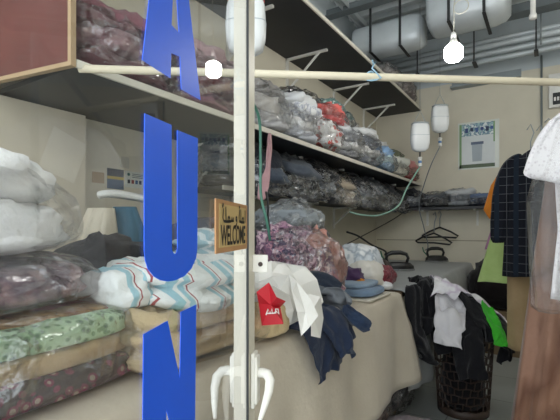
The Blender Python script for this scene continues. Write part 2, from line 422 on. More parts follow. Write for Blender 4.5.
struct('wall_right', wallbox((WR, Y0, 0), (WR+.1, WB, ZC+.1)), wall_m)
# pier on the left wall and a cover strip on the back wall
struct('wall_pier', wallbox((WL, .2, 0), (WL+.1, 1.24, 1.87)), solid('#d3cab6', .8, var=.05, bump=.15, bscale=20))
struct('trim_1', wallbox((WL+.01, WB-.006, 1.16), (-.3, WB, 1.172)), solid('#a79f8c', .7))
# corrugated deck ceiling
mb = MB(); P = []; ys = np.arange(Y0, WB+.12, .03)
zz = [ZC+(.045 if int(i/3) % 2 else 0) for i in range(len(ys))]
mb.grid([[(x, y, z) for y, z in zip(ys, zz)] for x in (WL-.1, WR+.1)])
n = len(ys); mb.grid([[(WL-.1, y, ZC+.09) for y in ys], [(WR+.1, y, ZC+.09) for y in ys]])
struct('ceiling', mb, solid('#dde2e3', .6, var=.06, bump=.1))
steel = solid('#9aa3a6', .45, .3); dark = solid('#2d2f31', .6); galv = solid('#d3dade', .42, .2, var=.1, bump=.25, bscale=18)
whiteM = solid('#e6e5e0', .45, var=.03); cream = solid('#e9dfc6', .5, var=.04)
# joists below the deck
for i, (y, z, r, lab) in enumerate(((4.15, 3.66, .035, 'dark steel joist under the deck nearest the shelf edge'), (4.95, 3.56, .05, 'deeper dark joist further back by the duct'))):
    o = MB().box((WL, y-r*.7, z-r), (WR, y+r*.7, z+r)).box((WL, y-r*1.6, z-r-.008), (WR, y+r*1.6, z-r)).build('ceiling_joist', solid('#6c7376', .6))
    tag(o, lab, 'joist', 'steel joists', 'structure')
# strut channel along the ceiling
ch = MB().box((-1.86, 3.6, 3.68), (-1.78, 5.5, 3.70)).box((-1.86, 3.6, 3.64), (-1.852, 5.5, 3.68)).box((-1.788, 3.6, 3.64), (-1.78, 5.5, 3.68))
tag(ch.build('strut_channel', solid('#c6cccd', .4, .3)), 'pale metal strut channel running under the ceiling deck', 'channel')

# ceiling duct (big silver insulated) : horizontal along X, rounded end
def duct(label, x0, x1, y, z, r, rz, seed, sy=1.):
    t = thing('air_duct', label, 'duct', (0, 0, 0), 'silver ducts')
    pr = [(x0, .9), (x0+.04, 1.), ((x0+x1)/2, 1.0), (x1-.14, 1.02), (x1-.05, .93), (x1-.01, .78)]
    P = []
    for x, k in pr:
        P.append([(x, y+r*k*sy*math.copysign(abs(math.cos(a))**.6, math.cos(a)), z+r*k*math.copysign(abs(math.sin(a))**.6, math.sin(a))) for a in [2*PI*i/28 for i in range(28)]])
    mb = MB(); mb.grid(P, closed_u=True); mb.f += [tuple(range(27, -1, -1)), tuple((len(pr)-1)*28+k for k in range(28))]; mb.mi += [0, 0]
    mb.build('duct_body', galv, t, smooth=True)
    for xs in (x0+.3*(x1-x0), x0+.72*(x1-x0)):
        MB().box((xs-.015, y-r*1.06*sy, z-r*1.05), (xs+.015, y+r*1.06*sy, z-r*1.02)).build('hanger_strap', dark, t)
        MB().box((xs-.012, y-.01-r*1.02*sy, z-r), (xs+.012, y+.0-r*1.02*sy, ZC)).build('hanger_strap', dark, t)
    return t
a0 = at(426, 20, 4.6); a1 = at(511, 20, 3.9)
duct('large silver insulated air duct with rounded end above the bulb', -1.02, -.30, 4.45, 3.52, .24, 0, 1)
duct('smaller silver duct left of the large one beside the shelf', -1.9, -1.12, 4.62, 3.44, .17, 0, 2)
# pipe run parallel to the back wall
for i, (dz, dy, r) in enumerate(((0, 0, .035), (-.075, .02, .03), (-.14, .05, .028), (.07, .03, .03))):
    o = MB().tube([(WL, 5.25+dy, 3.37+dz), (WR, 5.25+dy, 3.37+dz)], r, 14).build('ceiling_pipe', solid('#c3cbcf', .4, .15), smooth=True)
    tag(o, ('uppermost of four grey-white pipes in front of back wall' if i == 3 else ['second grey-white pipe from the top of the run', 'third grey-white pipe down in the run', 'lowest grey-white pipe in the run above the hanging tanks'][i]), 'pipe', 'pipe run along the back wall')
for i, x in enumerate((-1.35, -.72, -.12)):
    o = MB().box((x-.02, 5.18, 3.19), (x+.02, 5.36, 3.205)).tube([(x, 5.18, 3.195), (x, 5.18, ZC)], .007, 8).build('pipe_hanger', dark)
    tag(o, ['dark pipe hanger nearest the shelves', 'dark pipe hanger behind the bulb', 'dark pipe hanger at the right end'][i], 'pipe hanger', 'pipe hangers')
p = at(541.5, 120, 4.78)
o = MB().tube([(p[0], WB-.03, .9), (p[0], WB-.03, 3.3)], .011, 10).tube([(p[0], 5.2, 3.25), (p[0], 5.2, 3.7)], .008).build('conduit', solid('#8d9596', .5, .2), smooth=True)
o2 = o; tag(o, 'thin grey vertical conduit running down the back wall', 'conduit')
q = at(533, 10, 3.6)
o = MB().lathe([(.022, -.06), (.03, -.055), (.03, -.02), (.021, -.01), (.021, .1), (.021, ZC-q[2])]).build('drop_pipe', whiteM, None, (q[0], q[1], q[2]-.02), smooth=True)
tag(o, 'short white plastic pipe dropping from the ceiling', 'pipe')
# lattice of wall brackets beneath the pipes
o = MB().box((-1.05, 5.58, 3.08), (-.28, 5.7, 3.1)).box((-1.05, 5.69, 3.1), (-.28, 5.7, 3.2)).build('wall_ledge', solid('#98a2a5', .5, .2))
tag(o, 'narrow grey metal ledge on the back wall under the pipes', 'ledge')
# electric box
p = at(556, 90, 4.7)
t = thing('electric_box', 'white electrical box high on the back wall at right', 'electrical box', (p[0], WB, p[2]))
MB().box((-.07, -.07, -.19), (.12, 0, .19)).build('case', whiteM, t, bevel=.008)
MB().box((-.03, -.078, -.16), (.08, -.07, -.03)).build('breaker_window', dark, t)
for k in range(3): MB().box((-.02+k*.03, -.088, -.12), (0+k*.03, -.078, -.08)).build('breaker_switch', whiteM, t)

# ================================================================== SHELVES
blackboard = solid('#23252a', .55, var=.15); edgeM = solid('#ded9cc', .5)
SX = -1.42
def shelf(label, x1, y0, y1, z, brs, brl, name='wall_shelf'):
    t = thing(name, label, 'shelf', (WL, y0, z))
    Lx = x1-WL
    MB().box((0, 0, 0), (Lx-.012, y1-y0, .022)).build('board', blackboard, t)
    MB().box((Lx-.012, 0, -.003), (Lx, y1-y0, .025)).build('edge_strip', edgeM, t)
    for y in brs:
        mb = MB(); yy = y-y0
        mb.box((.0, yy-.012, -brl*.85), (.02, yy+.012, 0)).box((.0, yy-.012, -.02), (brl, yy+.012, -.001))
        a = math.atan2(.62, .8)
        mb.tube([(.01, yy, -brl*.72), (brl*.82, yy, -.012)], .011, 6)
        mb.build('bracket', whiteM, t)
    return t
shelf('black underside upper shelf with white edge, highest on left wall', SX, 1.3, WB, 2.88, (1.75, 2.45, 3.3, 4.3, 5.2), .42)
MIDZ = 1.885
ms = shelf('black underside middle shelf with cream edge holding bagged laundry', SX, .87, WB, MIDZ, (2.1, 2.9, 3.7, 4.5, 5.3), .40)
# maroon end panel above the near end of the middle shelf
a = Vector((SX, .86, 0)); bb = Vector((-2.03, .765, 0)); dr = (bb-a).normalized(); ln = (bb-a).length; ang = math.atan2(dr.y, dr.x)
M = Matrix.Translation(a) @ Matrix.Rotation(ang, 4, 'Z')
t = thing('shelf_end_panel', 'maroon upright board with tan edging closing the near shelf end', 'panel')
MB().box((.016, -.006, MIDZ+.012), (ln, .012, 2.85), M).build('board', solid('#6b3330', .45, var=.25, bump=.1, bscale=8), t)
MB().box((0, -.008, MIDZ-.004), (.016, .014, 2.85), M).build('edge_strip', solid('#b59a78', .6), t)
MB().box((.016, -.008, MIDZ-.004), (ln, .014, MIDZ+.012), M).build('edge_strip', solid('#b59a78', .6), t)
LOWZ = 1.555
shelf('narrow lower shelf under middle shelf, packed with dark bagged clothes', -1.70, 2.0, 5.38, LOWZ, (2.5, 3.4, 4.3), .28)
t = thing('wall_shelf', 'narrow dark shelf across the back wall below the poster', 'shelf', (WL, WB, LOWZ))
MB().box((0, -.32, 0), (1.82, 0, .022)).build('board', blackboard, t)
MB().box((0, -.33, -.004), (1.82, -.32, .026)).build('edge_strip', solid('#34363a', .5), t)
for x in (.7, 1.3): MB().box((x-.012, -.28, -.02), (x+.012, -.001, 0)).box((x-.012, -.02, -.2), (x+.012, 0, -.02)).build('bracket', whiteM, t)

# cream rod
r0 = at(79, 64.5, 1.53); r1 = at(600, 83, 1.70)
o = MB().tube([(r0[0], r0[1], 1.888), (r1[0], r1[1], 1.893)], .0145, 16).build('hanging_rod', cream, smooth=True)
tag(o, 'long cream wooden rod spanning the shop front below the ceiling', 'rod')
k = at(372, 74, 1.615)
mb = MB(); kp = Vector((k[0], k[1], 1.892))
mb.tube([kp+Vector((math.cos(a)*.004*i, math.sin(a)*.0, 0))+Vector((FW[0]*math.cos(a), FW[1]*math.cos(a), math.sin(a)))*.0175 for i, a in enumerate(np.linspace(-.5, 5.6, 14))]+[kp+Vector((0, 0, .03)), kp+Vector((.012, .006, .055)), kp+Vector((.006, 0, .042)), kp+Vector((.0, .004, .062))], .0035, 6)
tag(mb.build('tie_string', solid('#9fc3d8', .7), smooth=True), 'pale blue string knotted around the cream rod', 'string')

# ================================================================== TABLES
def table(label, y0, y1, xf, hem, m, seed, flare=0., yend=.0):
    t = thing('ironing_table', label, 'table', ((WL+xf)/2, (y0+y1)/2, 0)); ox, oy = t.location.x, t.location.y
    wood = solid('#7a6650', .6)
    MB().box((WL+.03-ox, y0+.03-oy, .845), (xf-.04-ox, y1-.03-oy, .885)).build('table_top', wood, t)
    for x in (WL+.1, xf-.14):
        for y in (y0+.12, y1-.12): MB().box((x-.025-ox, y-.025-oy, 0), (x+.025-ox, y+.025-oy, .845)).build('leg', wood, t)
    prof = [(WL+.02, 0)]+[(x, 0) for x in np.linspace(WL+.15, xf-.05, 12)]+[(xf-.02, .004), (xf-.006, .014), (xf, .03)]
    nh = 14; hh = .9-hem
    cols = len(prof)+nh; ysn = int((y1-y0)/.035)
    P = []
    for j in range(ysn+1):
        y = y0+(y1-y0)*j/ysn; row = []
        edge = max(0, 1-(y1-y)/.35)
        for x, dz in prof: row.append((x-ox, y-oy, .9-dz))
        for i in range(1, nh+1):
            f = i/nh; amp = .028*f**.7
            wv = amp*(math.sin(y*9+seed+.8*math.sin(y*3.1))+.5*math.sin(y*21+seed*2+f))
            row.append((xf+.012+.03*f+wv*.8+flare*edge*f-ox, y+.02*f*math.sin(y*6+seed)+yend*edge*f-oy, .9-.03-(hh-.03)*f*(1+.05*math.sin(y*3+seed))))
        P.append(row)
    arr = np.array(P).reshape(-1, 3); ns = vnoise(arr*5+seed, seed)*.006+vnoise(arr*13+seed, seed)*.003
    arr[:, 2] += ns; arr[:, 0] += ns*1.5*(arr[:, 2] < .86)
    mb = MB(); mb.grid(arr.reshape(len(P), -1, 3).tolist())
    # end fall of the cloth
    c = mb.build('table_cover', m, t, smooth=True)
    sm = c.modifiers.new('s', 'SOLIDIFY'); sm.thickness = .006; sm.offset = -1
    return t
table('long near table under beige cloth carrying bags by the glass door', -.3, 2.70, -.80, .36, cloth('#c9bfae', '#bdb2a0', crease=.25), 1, .06, .06)
table('far ironing table under grey cover reaching the back wall', 2.80, 5.6, -.80, .22, cloth('#a9abaa', '#9c9f9f', crease=.25), 4, .0)

# ================================================================== DOOR (open glass leaf)
A0 = math.atan2(.1736, .985)
dl, dd = math.sin(A0), math.cos(A0)
SL0, SD0 = -.0613, .78
def D(s, n, z):
    return Vector(world(SL0+dl*s+dd*n, SD0+dd*s-dl*n, z))
def door_px(px, py, n=0.):
    k = (px-CX)/F; bl, bd = SL0+dd*n, SD0-dl*n
    s = (k*bd-bl)/(dl-dd*k); d = bd+dd*s
    return s, EYE-(py-HY)/F*d
o0 = D(0, 0, 0)
ang = math.atan2((D(1, 0, 0)-o0).y, (D(1, 0, 0)-o0).x)
door = bpy.data.objects.new('door_1', None); C.objects.link(door); door.location = o0; door.rotation_euler = (0, 0, ang)
tag(door, 'open glazed shop door with cream frame and blue letters', 'door', None, 'structure')
# local frame: +x along the leaf away from the hinge, -y = camera side
frame_m = solid('#e0dacb', .4, var=.03)
MB().box((0, -.003, .0), (.05, .026, 2.3)).build('stile', frame_m, door, bevel=.002)
MB().box((-.0035, -.0035, .1), (.0, .0005, 2.2)).build('gasket', dark, door)
MB().box((-.80, -.004, 0), (-.75, .026, 2.3)).build('stile', frame_m, door, bevel=.002)
MB().box((-.75, -.004, 2.2), (0, .026, 2.3)).build('top_rail', frame_m, door, bevel=.002)
MB().box((-.75, -.004, 0), (0, .026, .12)).build('bottom_rail', frame_m, door, bevel=.002)
MB().add([(-.75, 0, .12), (0, 0, .12), (0, 0, 2.2), (-.75, 0, 2.2)], [(0, 1, 2, 3)]).build('glass_pane', pane_glass(), door)
blue = solid('#1d62f2', .4, var=.04)
def letter(ch, px, faces=None):
    lp = [door_px(x, y, .0012) for x, y in px]
    n = len(lp); t = .0008
    if faces is None: faces = [tuple(range(n))]
    v = [(s, -.0012-t, z) for s, z in lp]+[(s, -.0012, z) for s, z in lp]
    from collections import Counter
    f = []; ed = Counter()
    for q in faces:
        f.append(tuple(q)); f.append(tuple(i+n for i in reversed(q)))
        for a, b_ in zip(q, q[1:]+q[:1]): ed[(a, b_)] += 1
    for (a, b_), c in ed.items():
        if (b_, a) not in ed: f.append((a, a+n, b_+n, b_))
    o = MB().add(v, f).build('vinyl_letter', blue, door); o['label'] = 'blue vinyl letter '+ch
    return o
# A
letter('A', [(141.7, 60), (170, 78.3), (170.7, 53), (171, 25), (174, -44), (158, -84), (180, -72), (178.3, 32.7), (179.3, 56.7), (180.7, 89.3), (200, 100)],
       [(0, 1, 2, 3), (0, 3, 4, 5), (5, 4, 6), (4, 7, 10, 6), (7, 8, 10), (8, 9, 10), (3, 2, 8, 7)])
U_out = [(144, 113.3), (143.7, 180), (143.6, 250), (144.6, 260), (147.5, 269), (153.6, 276.6), (160, 280.3), (167, 281.5), (175, 280.3), (184, 276), (191, 268.5), (195.6, 258), (196.8, 247), (197, 190), (197.3, 138.3)]
U_in = [(171, 125), (171.2, 185), (171.3, 247), (171.5, 249), (172, 251), (172.6, 252.6), (173.3, 253.6), (174.2, 254), (175, 253.6), (175.8, 252.8), (176.4, 251.4), (176.8, 249.6), (177, 247), (176.9, 190), (176.7, 130)]
letter('U', U_out+U_in, [(i, i+1, 15+i+1, 15+i) for i in range(14)])
letter('N', [(142.9, 334.3), (167.1, 320.7), (179.3, 379), (180.4, 312), (195.7, 304.6), (194.3, 448), (180, 466), (165.7, 408.6), (166, 484), (141.5, 512)],
       [(0, 1, 7), (0, 7, 8, 9), (1, 2, 6, 7), (2, 3, 4, 5), (2, 5, 6)])
# lever handles, one each side, and lock plate
wh = solid('#efece4', .3, var=.02)
def lever(side, z):
    h = bpy.data.objects.new('handle', None); C.objects.link(h); h.parent = door; h.location = (.027, -.004 if side > 0 else .026, z)
    sg = -1 if side > 0 else 1
    MB().box((-.016, min(0, sg*.007), -.052), (.016, max(0, sg*.007), .052)).box((-.013, min(sg*.0062, sg*.012), -.045), (.013, max(sg*.0062, sg*.012), .045)).build('handle_plate', wh, h, bevel=.0025)
    pts = [(0, sg*.008, .012), (0, sg*.020, .013), (-.004, sg*.030, .012), (-.014, sg*.037, .004), (-.026, sg*.037, -.012), (-.042, sg*.032, -.034), (-.056, sg*.026, -.056)]
    MB().tube(pts, [.0095, .0095, .0095, .009, .008, .006, .0035], 12).build('lever', wh, h, smooth=True)
s1, z1 = door_px(257, 385)
lever(1, 1.3-155*.8/420+.01); lever(-1, 1.3-155*.8/420+.01)
zl = 1.3-33.5*.81/420
mb = MB().box((.03, -.033, zl-.017), (.034, -.003, zl+.017)).box((.034, -.006, zl-.017), (.05, -.003, zl+.017)); mb.build('lock_plate', wh, door, bevel=.0015)
MB().lathe([(.0045, 0), (.0045, .002)], 14, Matrix.Translation((.0295, -.019, zl-.001)) @ Matrix.Rotation(-PI/2, 4, 'Y')).build('keyhole', solid('#3a2a22', .5), door)

# WELCOME sign (Arabic greeting above the English word)
def text_mesh(body, size):
    cu = bpy.data.curves.new('txt', 'FONT'); cu.body = body; cu.size = size; cu.extrude = 0.; cu.align_x = 'CENTER'; cu.offset = size*.022
    ob = bpy.data.objects.new('txt', cu); C.objects.link(ob)
    bpy.context.view_layer.update()
    me = bpy.data.meshes.new_from_object(ob.evaluated_get(bpy.context.evaluated_depsgraph_get()))
    v = [tuple(x.co) for x in me.vertices]; f = [tuple(q.vertices) for q in me.polygons]
    bpy.data.objects.remove(ob); bpy.data.curves.remove(cu); bpy.data.meshes.remove(me)
    return v, f
nS = .004
sa, za = door_px(215.3, 199, nS); sb_, zb = door_px(246.5, 205, nS); _, zc = door_px(216, 257, nS); _, zd = door_px(246.5, 246, nS)
st, sbz = (za+zb)/2, (zc+zd)/2; sw = sb_-sa; sh = st-sbz
sg = thing('welcome_sign', 'small tan and gold sign reading WELCOME in Arabic and English on the door glass', 'sign', D((sa+sb_)/2, nS, (st+sbz)/2)); sg.rotation_euler = (0, 0, ang)
MB().box((-sw/2, -.0012, -sh/2), (sw/2, .0012, sh/2)).build('border', solid('#b98a5c', .5, var=.12), sg)
MB().box((-sw*.43, -.0018, -sh*.40), (sw*.43, -.0012, sh*.42)).build('face', solid('#c9ad74', .45, var=.12), sg)
ink = solid('#191411', .5)
v, f = text_mesh('WELCOME', .03)
xs = [p[0] for p in v]; ys_ = [p[1] for p in v]
sx = sw*.80/(max(xs)-min(xs)); sy = sh*.40/(max(ys_)-min(ys_))
MB().add([((x-(max(xs)+min(xs))/2)*sx, -.0024, (y-min(ys_))*sy-sh*.37) for x, y, z in v], f).build('lettering', ink, sg)
def stroke(mb, pts, wpx):                       # pen stroke in the sign plane
    P = [Vector((x, 0, z)) for x, z in pts]; L_ = []; R_ = []
    for i, p in enumerate(P):
        tg = (P[min(i+1, len(P)-1)]-P[max(i-1, 0)]).normalized(); nn = Vector((-tg.z, 0, tg.x))*wpx/2
        L_.append(tuple(p+nn)); R_.append(tuple(p-nn))
    mb.grid([L_, R_])
ar = MB(); ux, uz = sw*.84, sh*.40
def S(pts, w=.0042): stroke(ar, [((x-.5)*ux, -.0 + (y)*uz+sh*.02) for x, y in pts], w)
def arc(cx, cy, rx, ry, a0, a1, n=9): return [(cx+rx*math.cos(a0+(a1-a0)*i/n), cy+ry*math.sin(a0+(a1-a0)*i/n)) for i in range(n+1)]
# right to left: alef, ha, lam-alef / waw / sin, ha, lam-alef
S([(.965, .18), (.965, .88)])
S(arc(.865, .32, .032, .13, 0, 2*PI, 12)); S([(.93, .2), (.80, .2), (.78, .26)])
S([(.775, .22), (.77, .9)]); S([(.80, .2), (.71, .24), (.695, .4), (.72, .88)])
S(arc(.585, .36, .024, .09, 0, 2*PI, 10)); S([(.61, .36), (.605, .15), (.575, .0), (.53, -.06)])
S([(.475, .42), (.47, .22), (.44, .22), (.435, .4), (.43, .22), (.40, .22), (.395, .42), (.39, .22), (.33, .2)])
S(arc(.30, .3, .032, .12, 0, 2*PI, 12)); S([(.36, .2), (.20, .18)])
S([(.20, .18), (.19, .9)]); S([(.23, .18), (.12, .2), (.095, .36), (.115, .8)]); S([(.08, .96), (.12, 1.0)]); S([(.07, .88), (.11, .92)])
S([(.70, .98), (.74, 1.02)])
ar.v = [(x, -.0024, z) for x, y, z in ar.v]
ar.build('lettering', ink, sg)

# ================================================================== BAGS ON THE TABLE BEHIND THE GLASS
TZ = .905
t = thing('blanket_bag', 'low clear plastic bag of stacked blankets at lower left, green floral on top', 'laundry bag', (-1.2, .36, TZ))
for (z, h, w, g, ds) in ((0, .075, .56, ('#4c4046', '#8a3f5c', 'floral', 34., '#b9a79a'), .0), (.062, .06, .54, ('#d8c5ac', '#c9a46c', 'plain', 20.), -.01), (.112, .075, .555, ('#c0e0b8', '#8fb38a', 'floral', 52., '#6f8d72'), -.015), (.166, .03, .50, ('#c09a6a', '#a97f55', 'mottle', 12., '#b85d6a'), -.03)):
    blob((w, .90, h), int(z*1000)+3, e=5, amp=.012, freq=(4, 9, 12), flat=.9, nu=80, nv=24).build('blanket', cloth(*g), t, (ds, ds, z), smooth=True)
blob((.58, .92, .205), 77, e=4.2, amp=.014, freq=(9, 9, 14), inflate=.008, nu=70, nv=30).build('plastic_wrap', FILM, t)
bag('flat plastic bag of mauve bedding lying between green blankets and white duvet', (-1.26, .32, TZ+.20), (.56, .86, .12), [('#8d7079', '#6d4f63', 'mottle', 9., '#b48f92')], 11, name='bedding_bag', amp=.02, layers=2, film=FILM_HAZY, e=3.2)
t = bag('large white duvet in clear plastic, topmost in the pile at left edge', (-1.29, .24, TZ+.315), (.56, .98, .26), [('#f0efec', '#e2e2e2', 'plain', 20.), ('#f3f2ef', '#e6e6e6', 'plain', 20.)], 23, name='duvet_bag', amp=.035, e=2.5, film=FILM_THIN, crumple=.016)
# beige curtain stacks
t = bag('long folded beige curtains in clear plastic beside the blanket bag', (-1.06, 1.02, TZ), (.48, .60, .17), [('#c4ad8a', '#ae9470', 'plain', 20.), ('#cdb896', '#b29a78', 'plain', 20.)], 31, name='curtain_bag', amp=.022, layers=2, e=3.0, film=FILM_THIN)
lump('folded_curtain', 'rolled beige curtain with frayed end beside green blanket bag', 'curtain', (-.98, .80, TZ), (.30, .15, .19), cloth('#cfbf9f', '#b39c77', crease=.8), 35, layers=3, amp=.028, freq=(8, 12, 12), e=2.6)
lump('pale_cloth_bundle', 'pale cream cloth bundle at table edge beside the red printed bag', 'cloth', (-.90, 1.29, TZ), (.17, .17, .12), cloth('#dcc79f', '#c9b184', crease=.8), 36, amp=.02, freq=(14, 14, 14))
STR = cloth('#e9ecea', '#a5cbd6', 'stripes', 10., '#a8585c')
lump('striped_sheet', 'white bed sheet with light blue and red stripes on beige curtains', 'sheet', (-1.06, 1.01, TZ+.165), (.40, .48, .165), STR, 41, layers=2, amp=.04, freq=(6, 4, 10), e=2.6, sag=.04)
lump('striped_pillowcase', 'smaller blue striped pillowcase left of the big striped sheet', 'pillowcase', (-1.05, .77, TZ+.17), (.22, .17, .11), STR, 43, amp=.022, freq=(9, 9, 12))
lump('black_bundle', 'black folded garments behind the striped sheet at left', 'clothes', (-1.45, 1.0, TZ), (.36, .40, .37), cloth('#23242b', '#191a20'), 51, amp=.03)
lump('navy_bundle', 'dark navy folded garments behind the letter U near the stile', 'clothes', (-1.40, 1.60, TZ), (.40, .40, .30), cloth('#2a2f3d', '#1f222c'), 52, amp=.03)
lump('pale_blue_sheet', 'pale blue and white folded sheet above the striped sheet', 'sheet', (-1.30, 1.45, TZ+.26), (.30, .34, .15), cloth('#d5dfe3', '#9fc0cc', 'stripes', 11., '#dfe6e8'), 53, layers=3, amp=.02)
bag('dull lilac garments in plastic on the table against left wall', (-1.79, 1.88, TZ), (.42, .44, .40), [('#565a66', '#41454f'), ('#7c7f8c', '#5c6070')], 54)
# hanging clothes by the left wall
rw = lambda *a: list(a)
def wall_garment(name, label, cat, px, d, rows, m, seed, rz=.55, folds=4, famp=.015):
    p = at(px, HY, d)
    o = hung(rows, folds, famp, seed).build(name, m, None, (p[0], p[1], 0), smooth=True); o.rotation_euler = (0, 0, rz)
    return tag(o, label, cat)
wall_garment('cream_sheet', 'cream cotton sheet hanging beside the white duvet', 'sheet', 99, 1.92, [(1.40, -.05, .07, .03), (1.3, -.09, .08, .05), (1.05, -.12, .09, .06)], cloth('#d8d0bf', '#c7bda8'), 3)
wall_garment('teal_shirt', 'teal blue shirt hanging next to the cream sheet', 'shirt', 126, 2.0, [(1.41, -.06, .05, .03), (1.3, -.07, .09, .05), (1.02, -.08, .10, .05)], cloth('#55788c', '#46687b'), 5)
p = at(119, 200, 1.95)
o = drape([at(97, 196, 1.9), at(108, 194, 1.92), at(124, 195, 1.97), at(140, 198, 2.02), at(152, 202, 2.05)], [.03, .05, .05, .05, .035], .03, .004, 2, 4).build('white_plastic_roll', FILM_HAZY, smooth=True)
o.data.materials[0] = cloth('#e4e4e0', '#d2d2ce')
tag(o, 'rolled white garment cover lying above the teal shirt', 'garment cover')
# notices on the left wall
def wall_left_card(label, px0, px1, py0, py1, draw, name='notice', off=.0):
    k0, k1 = (px0-CX)/F, (px1-CX)/F
    def hit(k):
        X = WL+.002+off; Y = (k*FW[0]-RT[0])*X/(RT[1]-k*FW[1]); return Y, FW[0]*X+FW[1]*Y
    ya, da = hit(k0); yb, db = hit(k1); dm = (da+db)/2
    zt, zb_ = EYE-(py0-HY)/F*dm, EYE-(py1-HY)/F*dm
    t = thing(name, label, 'notice', (WL+.002+off, (ya+yb)/2, (zt+zb_)/2), None, PI/2)
    draw(t, yb-ya, zt-zb_); return t
def card_news(t, w, h):
    MB().box((-w/2, -.002, -h/2), (w/2, 0, h/2)).build('card', solid('#4d6480', .5), t)
    MB().box((-w/2, -.0026, h*.12), (w/2, -.002, h*.5)).build('top_band', solid('#24303f', .5), t)
    MB().box((-w/2, -.0026, -.02*h), (w/2, -.002, h*.12)).build('yellow_band', solid('#c5ae53', .5), t)
def card_white(t, w, h):
    MB().box((-w/2, -.002, -h/2), (w/2, 0, h/2)).build('card', solid('#d7dbd4', .5), t)
    MB().lathe([(h*.1, 0), (h*.1, .0006)], 16, Matrix.Translation((-w*.33, -.0025, h*.3)) @ Matrix.Rotation(PI/2, 4, 'X')).build('round_mark', solid('#3d6b6a', .5), t)
    for i in range(3): MB().box((-w*.15, -.0026, h*(.33-.1*i)), (w*.42, -.002, h*(.37-.1*i))).build('text_line', solid('#5e6c70', .5), t)
    for i, c in enumerate(('#24303f', '#8c3a3a', '#345c8c', '#24303f')): MB().box((-w*.38+i*w*.2, -.0026, -h*.25), (-w*.25+i*w*.2, -.002, -h*.02)).build('picture', solid(c, .5), t)
def card_plain(c):
    def f(t, w, h): MB().box((-w/2, -.002, -h/2), (w/2, 0, h/2)).build('card', solid(c, .6), t)
    return f
wall_left_card('small blue printed notice with yellow band on left wall', 107, 123.5, 169, 189, card_news)
wall_left_card('white printed notice with round mark beside the blue notice', 125, 144, 172, 188, card_white)
wall_left_card('small blank white paper above the two printed notices', 120.5, 129, 157, 168, card_plain('#c9c6bb'))
wall_left_card('brown cardboard tag on the wall left of the notices', 92, 104, 172, 183, card_plain('#b29b7c'))
pp = at(60, 150, 1.86)
o = MB().box((-.09, -.001, -.11), (.09, 0, .10), Matrix.Rotation(.35, 4, 'Y')).build('paper_sheet', solid('#dcd5c4', .6), None, (WL+.103, 1.13, 1.66)); o.rotation_euler = (0, 0, PI/2)
tag(o, 'tilted plain paper sheet stuck on the beige pier', 'paper')

# ================================================================== MIDDLE SHELF BAGS
SZ = MIDZ+.026
G = lambda c1, c2=None, pat='plain', sc=20., c3=None: (c1, c2, pat, sc, c3)
grp = 'bagged laundry on the middle shelf'
def gs(*cols): return [G(c) if isinstance(c, str) else c for c in cols]
MID = [   # label, (x, y), z, size, garments bottom to top, seed, tuft
 ('maroon bedding in shiny plastic right behind the maroon board', (-1.72, 1.20), .0, (.50, .60, .32), gs('#6e3a44', '#8f6a72', '#7a4a55'), 61, 0),
 ('dusky rose bedding in plastic behind the letter A', (-1.72, 1.76), .0, (.50, .54, .36), gs('#7d5a64', '#8b4a52', '#a98f93'), 62, .06),
 ('grey and brown clothes bagged on shelf left of the door stile', (-1.70, 2.22), .0, (.50, .48, .33), gs('#a9a8aa', '#c4c1be', '#8f8c8b'), 63, 0),
 ('grey-white shirts in plastic at shelf just right of the door stile', (-1.67, 2.60), .0, (.52, .50, .33), gs('#b9bcc4', '#d7d8da', G('#c3c4cd', '#8d90a0', 'mottle', 30., '#dedee2'), '#cfd2d8'), 64, .05),
 ('white cloth with red flowers in plastic at the shelf edge', (-1.57, 2.98), .0, (.34, .44, .24), [G('#dfd8c8', '#b6574f', 'floral', 16., '#8f4640')], 65, 0),
 ('black fabric with white polka dots on top of the shelf pile', (-1.84, 3.10), .32, (.36, .54, .22), [G('#23252a', '#c9c9c6', 'dots', 34.)], 66, 0),
 ('coral red cloth in plastic high in the middle of shelf pile', (-1.64, 3.24), .25, (.34, .42, .17), gs('#b9494a', '#d2625c'), 67, 0),
 ('dark teal patterned clothes in plastic on top beside the polka dots', (-1.78, 3.62), .25, (.40, .54, .29), [G('#34534f', '#8fa9a4', 'mottle', 26., '#263a3a'), G('#5d7f7b', '#2f4644', 'mottle', 30., '#a9bab6')], 68, .05),
 ('grey clothes in plastic below the dark teal bag', (-1.64, 3.44), .0, (.46, .50, .28), gs('#8d8f94', '#c2c3c4', '#6b6d72', '#b9bcc0'), 69, 0),
 ('dark base bag under the polka dot fabric against the wall', (-1.86, 3.0), .0, (.34, .50, .33), gs('#6d6f76', '#50525a', '#8f9299'), 70, 0),
 ('silvery grey shirts in plastic mid shelf below the bracket', (-1.63, 3.92), .0, (.46, .52, .36), gs('#878c94', '#dadbdc', '#5d626c', '#c6c8cb'), 71, .06),
 ('pale blue folded shirts at the shelf edge towards the far end', (-1.58, 4.38), .0, (.34, .48, .22), gs('#8aa6c2', '#b4cbe0', '#7d9cc0'), 72, 0),
 ('white crumpled plastic with light clothes behind the pale blue shirts', (-1.78, 4.66), .0, (.42, .58, .40), gs('#a7abac', '#e0e1df', '#8d9294', '#d2d4d3'), 73, .06),
 ('khaki green clothes in plastic near the far end of shelf', (-1.76, 5.20), .0, (.44, .50, .36), gs('#8d9079', '#b9bb9c', '#6b6f5a'), 74, .05),
 ('cream blouse in plastic at shelf edge beside the pale blue shirts', (-1.55, 4.84), .0, (.28, .42, .20), gs('#d9d2c2', '#e3dccb'), 75, 0),
 ('red and pink clothes at the far shelf end behind the tank', (-1.56, 5.36), .0, (.28, .46, .22), gs('#a84a4c', '#c98a88'), 76, 0),
]
